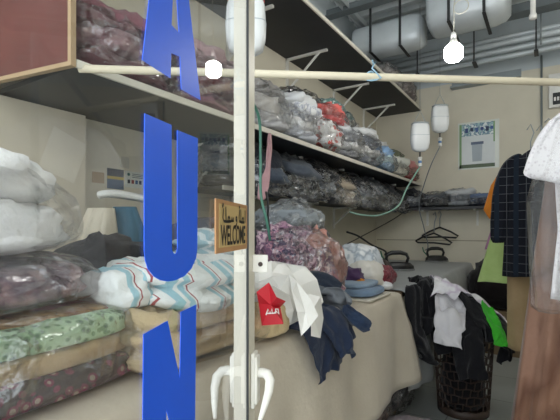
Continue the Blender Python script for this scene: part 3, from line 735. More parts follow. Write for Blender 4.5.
for lab, (x, y), z, s, g, sd, tf in MID:
    bag(lab, (x, y, SZ+z), s, g, sd, group=grp, tuft=tf, amp=.045, crumple=.03, lift=1. if sd == 66 else 1.4, film=FILM if sd % 2 else FILM_HAZY)
# upper shelf far end
for lab, x, y, s, g, sd in (('grey clothes bag on the upper shelf nearer the rod', -1.62, 4.75, (.36, .5, .27), [G('#a59e9b', '#7f7976', 'mottle', 9., '#c6bfbc')], 81),
                            ('brown clothes bag at the far end of upper shelf', -1.62, 5.32, (.36, .5, .30), [G('#857a78', '#a89f9d', 'mottle', 9., '#6b6260')], 82)):
    bag(lab, (x, y, 2.91), s, g, sd, group='bags on the upper shelf')

# ================================================================== LOWER SHELF AND BACK SHELF BAGS
LZ = LOWZ+.024
LOW = [
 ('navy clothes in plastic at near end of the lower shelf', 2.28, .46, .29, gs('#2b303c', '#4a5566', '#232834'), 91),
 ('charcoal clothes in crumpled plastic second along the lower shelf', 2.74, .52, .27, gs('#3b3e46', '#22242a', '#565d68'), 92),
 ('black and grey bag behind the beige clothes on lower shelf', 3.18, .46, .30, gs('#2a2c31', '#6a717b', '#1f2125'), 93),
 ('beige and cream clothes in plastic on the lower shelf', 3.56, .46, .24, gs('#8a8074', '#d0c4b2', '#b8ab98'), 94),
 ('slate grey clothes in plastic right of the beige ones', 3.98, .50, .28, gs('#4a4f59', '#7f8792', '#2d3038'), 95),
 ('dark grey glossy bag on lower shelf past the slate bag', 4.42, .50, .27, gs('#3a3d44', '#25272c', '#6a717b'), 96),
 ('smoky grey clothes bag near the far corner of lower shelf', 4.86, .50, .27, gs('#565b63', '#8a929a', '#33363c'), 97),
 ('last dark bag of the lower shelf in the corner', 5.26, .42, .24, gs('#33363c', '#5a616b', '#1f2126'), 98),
]
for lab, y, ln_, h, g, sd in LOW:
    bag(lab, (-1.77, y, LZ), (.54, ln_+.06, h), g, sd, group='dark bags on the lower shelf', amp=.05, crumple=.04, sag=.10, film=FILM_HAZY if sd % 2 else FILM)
BK = [('grey bag at left end of the back wall shelf', -1.52, .36, .2, gs('#5b6069', '#8f969e', '#3a3d44'), 101),
      ('dark steel grey clothes second on the back wall shelf', -1.20, .36, .17, gs('#2b2e35', '#5a616b'), 102),
      ('pale grey shirts in plastic centre of the back wall shelf', -.93, .32, .19, gs('#a7adb6', '#7f868f', '#c9ccd0'), 103),
      ('blue clothes in plastic right of the pale grey shirts', -.68, .32, .13, gs('#2b3550', '#46567a', '#6c80a4'), 104),
      ('navy blue clothes at right end of the back wall shelf', -.42, .30, .13, gs('#222a40', '#3d4c70'), 105)]
for lab, x, w, h, g, sd in BK:
    bag(lab, (x, 5.53, LZ), (w, .30, h), g, sd, group='bags on the back wall shelf', film=FILM, amp=.04)
t = thing('cardboard_box', 'small brown cardboard tray on the shelf below the poster', 'box', (-.40, 5.60, LZ+.13))
MB().box((-.13, -.06, 0), (.13, .06, .008)).build('base', solid('#8c7a5e', .8), t)
for lo, hi in (((-.13, -.06, .008), (.13, -.054, .06)), ((-.13, .054, .008), (.13, .06, .06)), ((-.13, -.054, .008), (-.124, .054, .06)), ((.124, -.054, .008), (.13, .054, .06))): MB().box(lo, hi).build('side', solid('#8c7a5e', .8), t)

# ================================================================== MIDDLE OF THE TABLE
t = bag('big clear bag of pink and purple clothes standing on the table', (-1.08, 1.86, TZ), (.40, .42, .40), [G('#7b5a72', '#b98a96', 'mottle', 34., '#4a4060'), G('#8a5a72', '#c59aa6', 'mottle', 30., '#5c3a50'), G('#a9767c', '#6a5070', 'mottle', 38., '#d0b0aa'), G('#cf9a8c', '#b97a70', 'plain'), G('#3a3440'), G('#b48aa2', '#6f4a6c', 'mottle', 36., '#d6b8c2')], 111, stack=False, amp=.05, crumple=.03, e=2.3, film=FILM_HAZY)
bag('grey clothes bag leaning down behind the pink and purple bag', (-1.42, 2.28, TZ), (.44, .50, .52), gs('#7d858d', '#a9b0b6', '#5f666e', '#9aa2a8'), 112, lean=(.06, -.05), film=FILM_HAZY, crumple=.035)
lump('grey_garment', 'dark grey garment slumped behind top of the pink and purple bag', 'garment', (-1.42, 1.76, TZ), (.26, .34, .46), cloth('#54585d', '#43464b'), 113, amp=.035)
# white carrier bag with red print
wb = thing('carrier_bag', 'white plastic carrier bag with red printed patch at table edge', 'bag', (-.955, 1.45, TZ))
fm = solid('#e9e7e2', .35, var=.02)
blob((.24, .34, .25), 124, e=2.6, amp=.055, freq=(5, 5, 5), flat=.6, nu=15, nv=9, lean=(-.02, .0)).build('bag_body', fm, wb)
cr = Vector(RT+(0,)); cf = Vector((FW[0], FW[1], 0))
def rel(px, py, d): return Vector(at(px, py, d))-Vector(wb.location)
def facets(name, pts, tris, m, th=.002):
    o = MB().add([tuple(rel(*p)) for p in pts], tris).build(name, m, wb); q = o.modifiers.new('s', 'SOLIDIFY'); q.thickness = th; return o
facets('bag_flap', [(289, 274, 1.58), (296, 281, 1.50), (311, 300, 1.44), (318, 316, 1.40), (309, 328, 1.38), (301, 336, 1.39), (297, 312, 1.37), (292, 292, 1.42), (305, 312, 1.395)],
       [(0, 1, 7), (1, 2, 8), (1, 8, 7), (7, 8, 6), (2, 3, 8), (3, 4, 8), (4, 5, 8), (5, 6, 8)], fm)
facets('bag_flap', [(308, 294, 1.58), (320, 297, 1.60), (323, 318, 1.56), (320, 338, 1.50), (311, 336, 1.46), (311, 312, 1.47)],
       [(0, 1, 5), (1, 2, 5), (2, 3, 5), (3, 4, 5)], fm)
facets('bag_flap', [(256, 283, 1.52), (272, 277, 1.55), (289, 275, 1.57), (290, 296, 1.43), (280, 290, 1.41), (268, 283, 1.44)],
       [(0, 1, 5), (1, 2, 4), (1, 4, 5), (2, 3, 4)], fm)
red = solid('#c32230', .4, var=.1)
rp = [(256.5, 292), (269, 282.5), (276.5, 297), (285.5, 301), (280, 307), (283.5, 324), (262, 325.5), (259, 303)]
dR = 1.385
v = [rel(x, y, dR+.03*math.sin(i*2.1)) for i, (x, y) in enumerate(rp)]; ctr = rel(271, 305, dR-.012)
o = MB().add([tuple(q) for q in v]+[tuple(ctr)], [(i, (i+1) % 8, 8) for i in range(8)]).build('red_print', red, wb); sm = o.modifiers.new('s', 'SOLIDIFY'); sm.thickness = .0015
sq = [(266, 315), (268, 309), (270, 314), (272, 309), (273, 314), (276, 311), (279, 314), (278, 309), (275.5, 309), (276, 313), (266, 313.5)]
MB().tube([rel(x, y, dR-.026) for x, y in sq], .0022, 5).build('white_script', whiteM, wb)

# jeans and shirt falling over the table edge (settled by a cloth solver)
den = cloth('#27324a', '#1a2335', 'denim', crease=.7); den2 = cloth('#32425c', '#222e44', 'denim', crease=.8)
tcol = MB().box((-2.0, .6, .3), (-.765, 2.72, .905)).build('tmp_table', den, bevel=.03)
RZ = lambda a: Matrix.Rotation(a, 4, 'Z')
j = thing('denim_jeans', 'dark blue denim jeans hanging over front edge of the near table', 'jeans', (-.8, 1.6, .9))
JC = []
pinx = lambda x: (lambda c: c.x < x)
def jl_(nm, poly, x, y, z, a, m, pinv, **k):
    o = fall(nm, '', '', poly, Matrix.Translation((x, y, z)) @ RZ(a), m, [tcol]+JC, parent=j, pin=pinx(pinv), **k); return o
a_ = jl_('leg', rect(.50, .25), -.82, 1.49, .925, .05, den, -.99, step=.02, rough=.06)
JC.append(a_)
b_ = jl_('leg', rect(.46, .22), -.82, 1.66, .965, -.15, den2, -.98, step=.02, rough=.06)
JC.append(b_)
c_ = jl_('leg', rect(.40, .20), -.79, 1.53, 1.0, .25, den, -.91, step=.02, rough=.06)
JC.append(c_)
o = fall('grey_shirt', 'plain grey shirt lying across the dark blue jeans', 'shirt', rect(.38, .15), Matrix.Translation((-.84, 1.60, 1.05)) @ RZ(.0), cloth('#70747a', '#5f6368'), [tcol]+JC, pin=pinx(-.95), rough=.05, step=.02)
jl = Vector(j.location)
def rj(px, py, d): return Vector(at(px, py, d))-jl
drape([rj(343, 312, 1.78), rj(352, 317, 1.74), rj(361, 321, 1.73), rj(369, 326, 1.74)], [.04, .06, .06, .05], .045, .014, 2, 7, hint=(.8, -.6, .3)).build('cuff', den2, j, smooth=True)
bpy.data.objects.remove(tcol)
o = drape([at(296, 284, 1.93), at(310, 282, 1.9), at(326, 284, 1.88), at(338, 292, 1.86)], [.10, .14, .14, .10], .07, .014, 2, 8, hint=(.3, -.3, 1)).build('navy_jacket', cloth('#28303f', '#1d2430'), smooth=True)
tag(o, 'dark navy jacket crumpled on the table behind the white bag', 'jacket')
# folded jeans and small heaps near the far end of the near table
fj = thing('folded_jeans', 'folded light blue jeans laid flat near end of beige table', 'jeans', (-.98, 2.36, TZ))
MB().box((-.16, -.18, 0), (.16, .18, .012)).build('board', solid('#d8d2c4', .6), fj, bevel=.004)
blob((.30, .32, .05), 131, e=4, amp=.008, freq=(4, 9, 12), flat=.9).build('denim', cloth('#8296ad', '#5f7690', 'denim'), fj, (0, 0, .012), smooth=True)
blob((.26, .30, .035), 132, e=4, amp=.008, freq=(4, 9, 12), flat=.9).build('denim', cloth('#9aabbd', '#71879e', 'denim'), fj, (-.02, .01, .058), smooth=True)
H_ = [('white_shirt', 'crumpled white shirt heaped behind the folded jeans', 'shirt', at(366, 268, 2.85), (.24, .26, .17), cloth('#e0ddd6', '#cfcac0'), 141),
      ('purple_cloth', 'dark purple cloth tucked left of the crumpled white shirt', 'cloth', at(350, 266, 2.6), (.17, .18, .15), cloth('#4d3558', '#3a2845'), 142),
      ('orange_cloth', 'small orange cloth in front of the crumpled white shirt', 'cloth', at(357, 280, 2.55), (.12, .12, .10), cloth('#cf8a2c', '#b5741f'), 143),
      ('white_blue_bundle', 'pale blue-white bundle behind the big pink and purple bag', 'clothes', at(356, 255, 3.0), (.34, .36, .27), cloth('#ccd2d8', '#9aa5b0', 'mottle', 9., '#e3e5e6'), 144),
      ('brown_cloth', 'dark brown cloth between white shirt and the iron', 'cloth', at(378, 264, 3.3), (.18, .22, .17), cloth('#3c2a22', '#2d201a'), 145),
      ('maroon_shirt', 'maroon checked shirt folded on near corner of grey table', 'shirt', at(380, 284, 2.95), (.17, .27, .13), cloth('#6e2430', '#8a4a50', 'mottle', 24., '#551a26'), 146),
      ('white_napkin', 'small white cloth beside the maroon checked shirt', 'cloth', at(386, 292, 2.80), (.08, .10, .04), cloth('#dedede', '#cfcfcf'), 147)]
for nm, lab, cat, p, s, m, sd in H_:
    lump(nm, lab, cat, (min(p[0], -.9), p[1], TZ), s, m, sd, amp=.022, freq=(11, 11, 11))

# ================================================================== IRONS, TANKS, HOSES, HANGERS
blk = solid('#1d1e20', .35); chrome = solid('#b8bcc0', .25, .9)
def iron(label, loc, rz):
    t = thing('steam_iron', label, 'iron', loc, 'steam irons on the grey table', rz)
    out_ = [(.14, 0), (.11, .03), (.06, .05), (0, .058), (-.07, .058), (-.11, .05), (-.12, 0)]
    poly = out_+[(x, -y) for x, y in out_[-2:0:-1]]
    MB().prism(poly, 0, .014).build('soleplate', chrome, t)
    mb = MB(); n_ = len(poly)
    P = [[(x*k, y*k, z) for x, y in poly] for z, k in ((.014, .97), (.035, .93), (.055, .72), (.062, .5))]
    mb.grid(P, closed_u=True); mb.f.append(tuple(3*n_+i for i in range(n_))); mb.mi.append(0)
    mb.build('body', blk, t, smooth=False)
    MB().tube([(.07, 0, .05), (.085, 0, .09), (.07, 0, .118), (.02, 0, .13), (-.05, 0, .128), (-.09, 0, .115), (-.098, 0, .085), (-.085, 0, .05)], [.012, .013, .014, .016, .016, .015, .013, .012], 10).build('handle', blk, t, smooth=True)
    MB().tube([(-.08, .02, .05), (-.13, .03, .10), (-.14, .03, .14)], .006, 8).build('hose_inlet', solid('#3f7a63', .5), t)
    return t
i1 = at(398, 269, 4.1); iron('black steam iron on grey table closer to the heap of clothes', (i1[0], i1[1], TZ), math.radians(28)).scale = (1.15, 1.15, 1.35)
i2 = at(436, 261, 5.2); iron('black steam iron at back end of the grey table below hangers', (i2[0], i2[1], TZ), math.radians(30)).scale = (1.1, 1.1, 1.3)
i1 = Vector((i1[0], i1[1], TZ)); i2 = Vector((i2[0], i2[1], TZ))
def tank(label, p, w, h, top, red_=False, mesh_n=28):
    t = thing('water_tank', label, 'water tank', p, 'hanging iron water tanks', YAW)
    pl = solid('#eceff0', .25, var=.03)
    MB().lathe([(w*.14, 0), (w*.28, .008), (w*.42, h*.10), (w*.49, h*.3), (w*.5, h*.5), (w*.47, h*.85), (w*.42, h*.96), (w*.2, h)], mesh_n, sy=.62, e=3.4).build('bottle', pl, t, smooth=True)
    MB().lathe([(w*.505, h*.55), (w*.505, h*.565)], mesh_n, sy=.62, e=3.4).build('water_line', solid('#b7c2c8', .3), t)
    MB().lathe([(w*.44, h*.94), (w*.46, h*.97), (w*.40, h*1.0)], mesh_n, sy=.62, e=3.4).build('rim', solid('#c02f38', .5) if red_ else solid('#a9b1b5', .4), t)
    MB().tube([(0, 0, -.055), (0, 0, .004)], .008, 10).build('neck', blk, t)
    f_ = MB().lathe([(.016, -.15), (.022, -.145), (.022, -.13), (.017, -.128), (.017, -.075), (.022, -.073), (.022, -.058), (.012, -.05)], 16).build('filter', whiteM, t, smooth=False)
    MB().lathe([(.0175, -.115), (.0175, -.09)], 16).build('label_band', solid('#5b86b5', .5), f_)
    MB().tube([(-w*.32, 0, h*.97), (-w*.2, 0, h+.05), (0, 0, h+.12), (w*.2, 0, h+.05), (w*.32, 0, h*.97)], .003, 6).build('bail', steel, t)
    MB().tube([(0, 0, h+.12), (0, 0, top-p[2])], .0025, 6).build('cord', solid('#8c9092', .6), t)
    return t
t1 = at(420, 152, 4.3); t2 = at(440, 133, 4.7); t3 = at(246, 56, 1.76)
tank('hanging white water tank nearest to the end of the shelf', t1, .19, .30, 3.6)
tank('hanging white water tank right of and above the other by the poster', t2, .19, .31, 3.3)
tank('white water tank with red rim hanging behind the door stile', t3, .17, .24, ZC, True)
def hose(label, pts, r, m, name='hose', grp_=None):
    P = [Vector(p) for p in pts]; Q = []; n_ = len(P)
    for i in range(n_-1):
        a_, b_, c_, d_ = P[max(i-1, 0)], P[i], P[i+1], P[min(i+2, n_-1)]
        for k in range(8):
            f_ = k/8; Q.append(.5*((2*b_)+(c_-a_)*f_+(2*a_-5*b_+4*c_-d_)*f_*f_+(3*b_-a_-3*c_+d_)*f_**3))
    Q.append(P[-1]); o = MB().tube(Q, r, 8).build(name, m, smooth=True); return tag(o, label, 'hose', grp_)
grn = solid('#4f8272', .45); gry = solid('#737a80', .5)
hose('pale green hose running from middle shelf tank along the lower shelf edge', [Vector(t1)+Vector((0, 0, -.15)), at(407, 188, 4.3), at(398, 206, 4.2), at(380, 215, 4.1), at(362, 215, 3.9), at(350, 212, 3.8)], .008, solid('#8fb5a6', .45))
hose('black hose hanging across the wall to the nearer iron', [at(347, 232, 3.7), at(358, 236, 3.8), at(372, 245, 3.95), at(385, 251, 4.05), i1+Vector((-.12, -.03, .15))], .009, blk)
hose('thin grey hose from the right tank down to the farther iron', [Vector(t2)+Vector((0, 0, -.15)), at(431, 165, 4.75), at(424, 185, 4.9), at(419, 205, 5.0), at(424, 228, 5.1), at(428, 246, 5.15), i2+Vector((-.13, -.02, .14))], .006, gry)
hose('dark cable stretched over the wall under the lower shelf', [at(347, 244, 4.6), at(370, 232, 5.0), at(392, 220, 5.2), at(404, 212, 5.25)], .006, blk, 'cable')
hose('green hose hanging beside the door stile down to the table', [Vector(t3)+Vector((0, 0, -.15)), at(259, 118, 1.9), at(260.5, 160, 1.95), at(261, 195, 1.95), at(267, 222, 1.95), at(270, 240, 2.0)], .007, grn)
hose('black cable beside the green hose near the door stile', [at(266, 192, 2.25), at(268, 205, 2.2), at(268, 220, 2.15), at(271, 236, 2.1)], .006, blk, 'cable')
# pink strip of cloth tied at shelf edge
o = drape([at(270, 133, 2.52), at(269, 150, 2.52), at(268, 168, 2.5), at(264, 184, 2.45), at(261, 200, 2.42)], [.02, .035, .03, .06, .05], .018, .006, 2, 4, hint=(.5, -.8, 0)).build('cloth_strip', cloth('#c9a3a6', '#b08a8e'), smooth=True)
tag(o, 'pink cloth strip dangling from the middle shelf edge beside the hose', 'cloth strip')
def hanger_shape(w, hh, r, hook=.09):
    pts = [Vector((-w/2, 0, -hh)), Vector((-w*.3, 0, -hh*.55)), Vector((0, 0, -.01)), Vector((w*.3, 0, -hh*.55)), Vector((w/2, 0, -hh)), Vector((w*.44, 0, -hh*1.18)), Vector((0, 0, -hh*1.1)), Vector((-w*.44, 0, -hh*1.18)), Vector((-w/2, 0, -hh))]
    hk = [Vector((0, 0, -.015)), Vector((0, 0, hook*.5)), Vector((.018, 0, hook*.75)), Vector((.0, 0, hook)), Vector((-.02, 0, hook*.85))]
    return pts, hk
def hanger(label, loc, rz, m, w=.42, hh=.11, r=.007, hook=.09, grp_=None, ry=0.):
    pts, hk = hanger_shape(w, hh, r, hook)
    t = thing('clothes_hanger', label, 'hanger', loc, grp_, rz); t.rotation_euler = (0, ry, rz)
    MB().tube(pts, r, 8).build('bar', m, t, smooth=True); MB().tube(hk, r*.55, 8).build('hook', steel, t, smooth=True)
    return t
hp = at(437, 226, 5.35)
hanger('upper black hanger on back wall under the shelf', (hp[0]+.03, 5.60, 1.345), 0, blk, .44, .12, .011, .20, 'black hangers')
hanger('lower black hanger on back wall below the other one', (hp[0]-.03, 5.55, 1.27), .06, blk, .44, .12, .011, .26, 'black hangers', .05)

# poster on the back wall
k0 = at(458, 122, 5.0)
def back_x(px):
    k = (px-CX)/F; Y = WB-.004; return (k*FW[1]-RT[1])*Y/(RT[0]-k*FW[0])
x0, x1 = back_x(459.5), back_x(496.5); dm = FW[0]*(x0+x1)/2+FW[1]*WB
zt, zb_ = EYE+(HY-123)/F*dm, EYE+(HY-167.5)/F*dm
t = thing('poster', 'green and white printed poster with machine drawing on back wall', 'poster', ((x0+x1)/2, WB-.001, (zt+zb_)/2)); W, Hh = x1-x0, zt-zb_
MB().box((-W*.54, -.002, -Hh*.53), (W*.57, 0, Hh*.54)).build('plastic_sleeve', solid('#dfe4dc', .3), t)
MB().box((-W/2, -.004, -Hh/2), (W*.46, -.002, Hh/2)).build('sheet', solid('#e0e6e8', .5, var=.06), t)
MB().box((-W/2, -.0046, Hh*.22), (W*.46, -.004, Hh/2)).build('header', cloth('#a9c7c9', '#5d7f9e', 'mottle', 26., '#e6eeee'), t)
MB().box((-W/2, -.0052, -Hh*.5), (-W*.44, -.0046, Hh/2)).build('side_band', solid('#86ab7a', .5), t)
MB().box((-W/2, -.0052, -Hh*.5), (W*.46, -.0046, -Hh*.42)).build('footer', solid('#5a6a52', .5), t)
MB().box((W*.42, -.0052, Hh*.05), (W*.46, -.0046, Hh/2)).build('side_band', solid('#86ab7a', .5), t)
MB().box((-W*.18, -.0052, Hh*.02), (W*.16, -.0046, Hh*.08)).build('drawing', solid('#5f6c86', .5), t)
MB().prism([(-W*.14, -Hh*.36), (W*.11, -Hh*.36), (W*.13, Hh*.02), (-W*.16, Hh*.02)], .0046, .0052, Matrix.Rotation(PI/2, 4, 'X')).build('drawing', solid('#aeb9c2', .5), t)
for i, x in enumerate((-.34, -.2, -.06, .08, .22, .34)):
    MB().box((W*x, -.0056, Hh*(.30+.03*(i % 2))), (W*(x+.08), -.005, Hh*.40)).build('print_mark', solid(('#3a4f86', '#2e3d5e', '#4a67a0')[i % 3], .5), t)

# bulb
bp_ = at(453.5, 52, 3.0)
t = thing('light_bulb', 'lit white LED bulb hanging from a wire below the duct', 'light bulb', bp_)
MB().lathe([(.02, -.066), (.045, -.060), (.060, -.045), (.064, -.01), (.062, .025), (.05, .042), (.036, .05)], 28).build('diffuser', emit((1, .985, .95, 1), 50.), t, smooth=True)
MB().lathe([(.036, .05), (.032, .062), (.022, .09), (.018, .095)], 24).build('collar', whiteM, t, smooth=True)
MB().lathe([(.018, .095), (.019, .10), (.019, .13), (.012, .14)], 20).build('socket', whiteM, t, smooth=True)
wp = [(0, 0, .14), (.004, 0, .25)]+[(.05*math.cos(a)+.05, .0, .31+.05*math.sin(a)) for a in np.linspace(PI, -PI*.95, 16)]+[(.01, 0, .40), (.0, 0, ZC-bp_[2])]
MB().tube(wp, .004, 6).build('wire', solid('#c9c8bd', .6), t, smooth=True)
for lab, x, y in (('added fill bulb out of view over the garment rail at right', 1.15, 2.1), ('added fill bulb out of view at back right of the shop', 1.2, 3.6)):  # added fill bulbs outside the view, brightening the inner shop
    fill_bulb = thing('light_bulb', lab, 'light bulb', (x, y, 2.95))
    MB().lathe([(.02, -.066), (.045, -.060), (.060, -.045), (.064, -.01), (.062, .025), (.05, .042), (.036, .05)], 28).build('diffuser', emit((1, .985, .95, 1), 50.), fill_bulb, smooth=True)
    MB().lathe([(.036, .05), (.032, .062), (.022, .09), (.018, .13)], 24).build('collar', whiteM, fill_bulb, smooth=True)
    MB().tube([(0, 0, .13), (0, 0, ZC-2.95)], .004, 6).build('wire', whiteM, fill_bulb)

# ================================================================== BASKET AND HEAP
bk = at(463, 410, 3.02); bk = (bk[0], bk[1], 0)
t = thing('laundry_basket', 'tall dark brown lattice laundry basket overflowing with clothes', 'basket', bk)
brown = solid('#3d2f28', .5, var=.15)
nA, nR = 22, 9; Hb = .58
rad = lambda z: .165+.035*z/Hb
# hexagonal lattice wall
vv = {}; V = []; Fh = []
def hv(c, r):
    key = (c % (2*nA), r)
    if key not in vv:
        zz_ = .05+(Hb-.09)*r/(nR*2); a = PI*key[0]/nA
        jit = .35*math.sin(key[0]*2.7+r*1.9); a += jit*.05; vv[key] = len(V); V.append((rad(zz_)*math.cos(a), rad(zz_)*math.sin(a), zz_+.006*math.sin(key[0]*1.3+r)))
    return vv[key]
for rr in range(nR):
    for c in range(nA):
        c0 = 2*c+(rr % 2); r0_ = rr*2
        if rr == 0 and False: pass
        Fh.append((hv(c0, r0_), hv(c0+1, r0_+0), hv(c0+2, r0_), hv(c0+2, r0_+2), hv(c0+1, r0_+2), hv(c0, r0_+2)))
o = MB().add(V, Fh).build('lattice_wall', brown, t)
w_ = o.modifiers.new('w', 'WIREFRAME'); w_.thickness = .013; w_.use_replace = True; w_.use_even_offset = False
MB().lathe([(.165, 0), (.172, .004), (.174, .05), (.160, .055), (.155, .02)], 40).build('base', brown, t, smooth=True)
MB().lathe([(.198, Hb-.05), (.206, Hb-.045), (.212, Hb), (.200, Hb+.004), (.194, Hb-.04)], 40).build('rim', brown, t, smooth=True)
BLK = cloth('#17171b', '#101014', crease=.6); WHT = cloth('#dcdadb', '#c9c6ca', crease=.6)
bx, by = bk[0], bk[1]
lump('black_garment', 'black garment filling the lattice basket', 'garment', (bx, by, .02), (.27, .27, .56), BLK, 201, amp=.012, nu=60, nv=40)
def loc(r, f, z): return Matrix.Translation((bx+r*RT[0]-f*FW[0], by+r*RT[1]-f*FW[1], z)) @ RZ(YAW)      # r to the right, f towards the door
core = MB().lathe([(.15, 0), (.20, .02), (.212, .585), (.20, .60), (.18, .62), (.14, .65), (.08, .675), (.02, .68)], 28).build('tmp_core', brown, None, (bx, by, 0))
flr = MB().box((-2, 1, -.1), (1.5, 5, 0)).build('tmp_floor', brown); tb2 = MB().box((-2, 2.82, .2), (-.775, 5, .9)).build('tmp_table', brown)
HC = [core, flr, tb2]
def heap(*a, r=0, f=0, ar=.08, **k):
    k.setdefault('low', .64); k['anchor'] = (bx+r*RT[0]-f*FW[0], by+r*RT[1]-f*FW[1], ar)
    o = fall(*a[:5], a[5], HC, **k); HC.append(o); return o
heap('black_gown', 'black gown heaped over top of the basket', 'gown', rect(.74, .70), loc(0, -.02, .80), BLK, rough=.06, ar=.06)
heap('black_trousers', 'black trousers drooping down left side of the basket', 'trousers', rect(1.06, .30), loc(-.26, .12, .86) @ RZ(.55), BLK, rough=.06, r=-.10, f=.04, ar=.11)
heap('black_skirt', 'black skirt spilling over right side of the basket', 'skirt', rect(.62, .40), loc(.15, .03, .88) @ RZ(-.35), BLK, rough=.06, r=.07, f=0, ar=.1)
heap('black_dress', 'black dress falling down the front of the basket', 'dress', rect(.24, .76), loc(-.08, .20, .90), BLK, rough=.06, r=-.06, f=.05, ar=.1)
heap('white_shirt', 'white shirt hanging down front left of the black heap', 'shirt', rect(.20, .36), loc(-.18, .20, .94) @ RZ(-.5), WHT, rough=.05, step=.018, r=-.10, f=.08, ar=.08)
heap('black_jacket', 'black jacket lying below the white and lilac shirt on the heap', 'jacket', rect(.26, .34), loc(.06, .20, 1.0) @ RZ(.3), BLK, rough=.05, step=.018, r=.04, f=.08, ar=.08)
heap('lilac_white_shirt', 'white and lilac shirt crowning top of the basket heap', 'shirt', rect(.60, .30), loc(.05, .03, .97) @ RZ(-.10), cloth('#d9d6da', '#c3b6c6', 'mottle', 8., '#e4e2e4'), rough=.06, step=.02, r=.05, f=-.0, ar=.14)
heap('green_bag', 'bright green crumpled bag stuck in right side of the heap', 'bag', rect(.10, .24), loc(.09, .30, 1.02) @ RZ(.1), cloth('#4fc83c', '#38a82c', crease=.8), rough=.04, step=.013, r=.08, f=.21, ar=.04)
for o in (core, flr, tb2): bpy.data.objects.remove(o)
def dr(name, label, cat, pp, w, m, th=.05, fo=.014, nf=2.5, sd=1, hint=None):
    o = drape([at(*q) for q in pp], w, th, fo, nf, sd, hint or (.45, -.8, .25)).build(name, m, smooth=True); return tag(o, label, cat)
# behind the basket
t = thing('storage_carton', 'brown carton standing in the back right of the table end', 'carton', (-.42, 5.2, 0))
MB().box((-.3, -.3, 0), (.3, .3, .45)).build('carton_body', solid('#7c6a52', .8), t); MB().box((-.3, -.3, .45), (.3, 0, .455)).build('flap', solid('#86745a', .8), t); MB().box((-.3, .002, .45), (.3, .3, .455)).build('flap', solid('#86745a', .8), t)
lump('dark_clothes_heap', 'dark heap of clothes behind the basket beside the table end', 'clothes', (-.42, 5.15, .457), (.64, .56, .52), cloth('#201a1c', '#171315'), 211, amp=.05, freq=(7, 7, 7))

# under the tables
UND = [('grey bag of dark clothes under grey table behind table cloth', (-1.1, 3.0, 0), (.5, .5, .42), [G('#4a464b', '#6d6468', 'mottle', 10., '#322f34')], 221),
       ('pinkish brown clothes in plastic below corner of the beige cloth', (-1.05, 2.45, 0), (.42, .46, .40), [G('#8a6f6a', '#6a5550', 'mottle', 10., '#b39a94')], 222),
       ('bag of maroon and black clothes under the beige table', (-1.2, 1.75, 0), (.6, .6, .44), [G('#5a3f40', '#3b3032', 'mottle', 9., '#86605c')], 223),
       ('dark bag far under the grey table', (-1.15, 3.75, 0), (.6, .6, .45), [G('#2e2d31', '#4a484d', 'mottle', 9., '#232226')], 224)]
for lab, loc, s, g, sd in UND: bag(lab, loc, s, g, sd, group='bags under the tables', film=FILM)
lump('grey_sack', 'flat greyish mauve sack lying on floor by the table cloth', 'sack', (-.66, 2.38, 0), (.34, .5, .22), cloth('#8a8084', '#766c70'), 231, amp=.02, rz=.2)

# ================================================================== RIGHT GARMENT RACK
RX = .13
t = thing('garment_rail', 'metal rail carrying the hanging garments at right', 'garment rail', (RX, 2.9, 0))
MB().tube([(0, -1.5, 1.95), (0, 1.6, 1.95)], .0125, 12).build('bar', steel, t, smooth=True)
for y in (-1.5, 1.6):
    MB().tube([(0, y, .02), (0, y, 1.95)], .0125, 12).build('post', steel, t, smooth=True); MB().box((-.25, y-.02, 0), (.25, y+.02, .02)).build('foot', steel, t)
def gar(name, label, cat, y, xc, body, m, seed, folds=4, famp=.014, sleeves=(), hm=None, rz=0., ztop=None, hw=.38, film=None, collar=None):
    t = thing(name, label, cat, (xc, y, 0), None, rz)
    hung(body, folds, famp, seed).build('body', m, t, smooth=True)
    for i, (pts, w) in enumerate(sleeves):
        drape(pts, w, .05, .010, 2, seed+i, (0, -1, 0)).build('sleeve', m, t, smooth=True)
    zt_ = max(r[0] for r in body)
    if collar is not None:
        MB().tube([(.07*math.cos(a), .05*math.sin(a), zt_-.005+.012*math.sin(a)) for a in np.linspace(.2, 2*PI-.2, 14)], [.008]+[.02]*12+[.008], 8).build('collar', collar, t, smooth=True)
    if film is not None:
        z0, z1 = film
        hung([(zt_+.02, -.05, .05, .03), (zt_-.08, -.27, .27, .08), (zt_-.4, -.345, .30, .10), (z0, -.33, .30, .11)], 6, .02, seed+3).build('plastic_cover', FILM_COVER, t, smooth=True)
    if hm is not None:
        h = hanger('hanger holding the '+cat, (xc, y, zt_+.02), rz, hm, hw, .10, .006, 1.96-zt_-.02)
        h['label'] = {'plaid': 'mint green hanger under the black plaid shirt', 'orange': 'black hanger carrying the orange garment', 'blouse': 'white hanger under the white blouse'}.get(seed if isinstance(seed, str) else hm.get('k', ''), 'hanger inside the '+label)
    return t
plaidm = cloth('#181a22', '#5c5e62', 'plaid', 19., '#1f2834', .05)
mint = solid('#a8d8c8', .4)
gar('plaid_shirt', 'black plaid shirt with thin white lines hanging on the rail', 'shirt', 2.95, -.005,
    [(1.80, -.07, .07, .04), (1.77, -.12, .12, .06), (1.70, -.20, .20, .07), (1.5, -.22, .22, .08), (1.02, -.245, .245, .09)], plaidm, 3, 3, .012,
    sleeves=[([(-.13, 0, 1.755), (-.20, -.01, 1.68), (-.245, -.02, 1.50), (-.265, -.02, 1.22)], [.05, .10, .11, .09]), ([(.13, 0, 1.755), (.20, -.01, 1.68), (.245, -.02, 1.50), (.265, -.02, 1.22)], [.05, .10, .11, .09])], hm=mint, collar=plaidm)
wl = cloth('#efecee', '#e6e2e5', 'floral', 75., '#dad4d8', crease=.6)
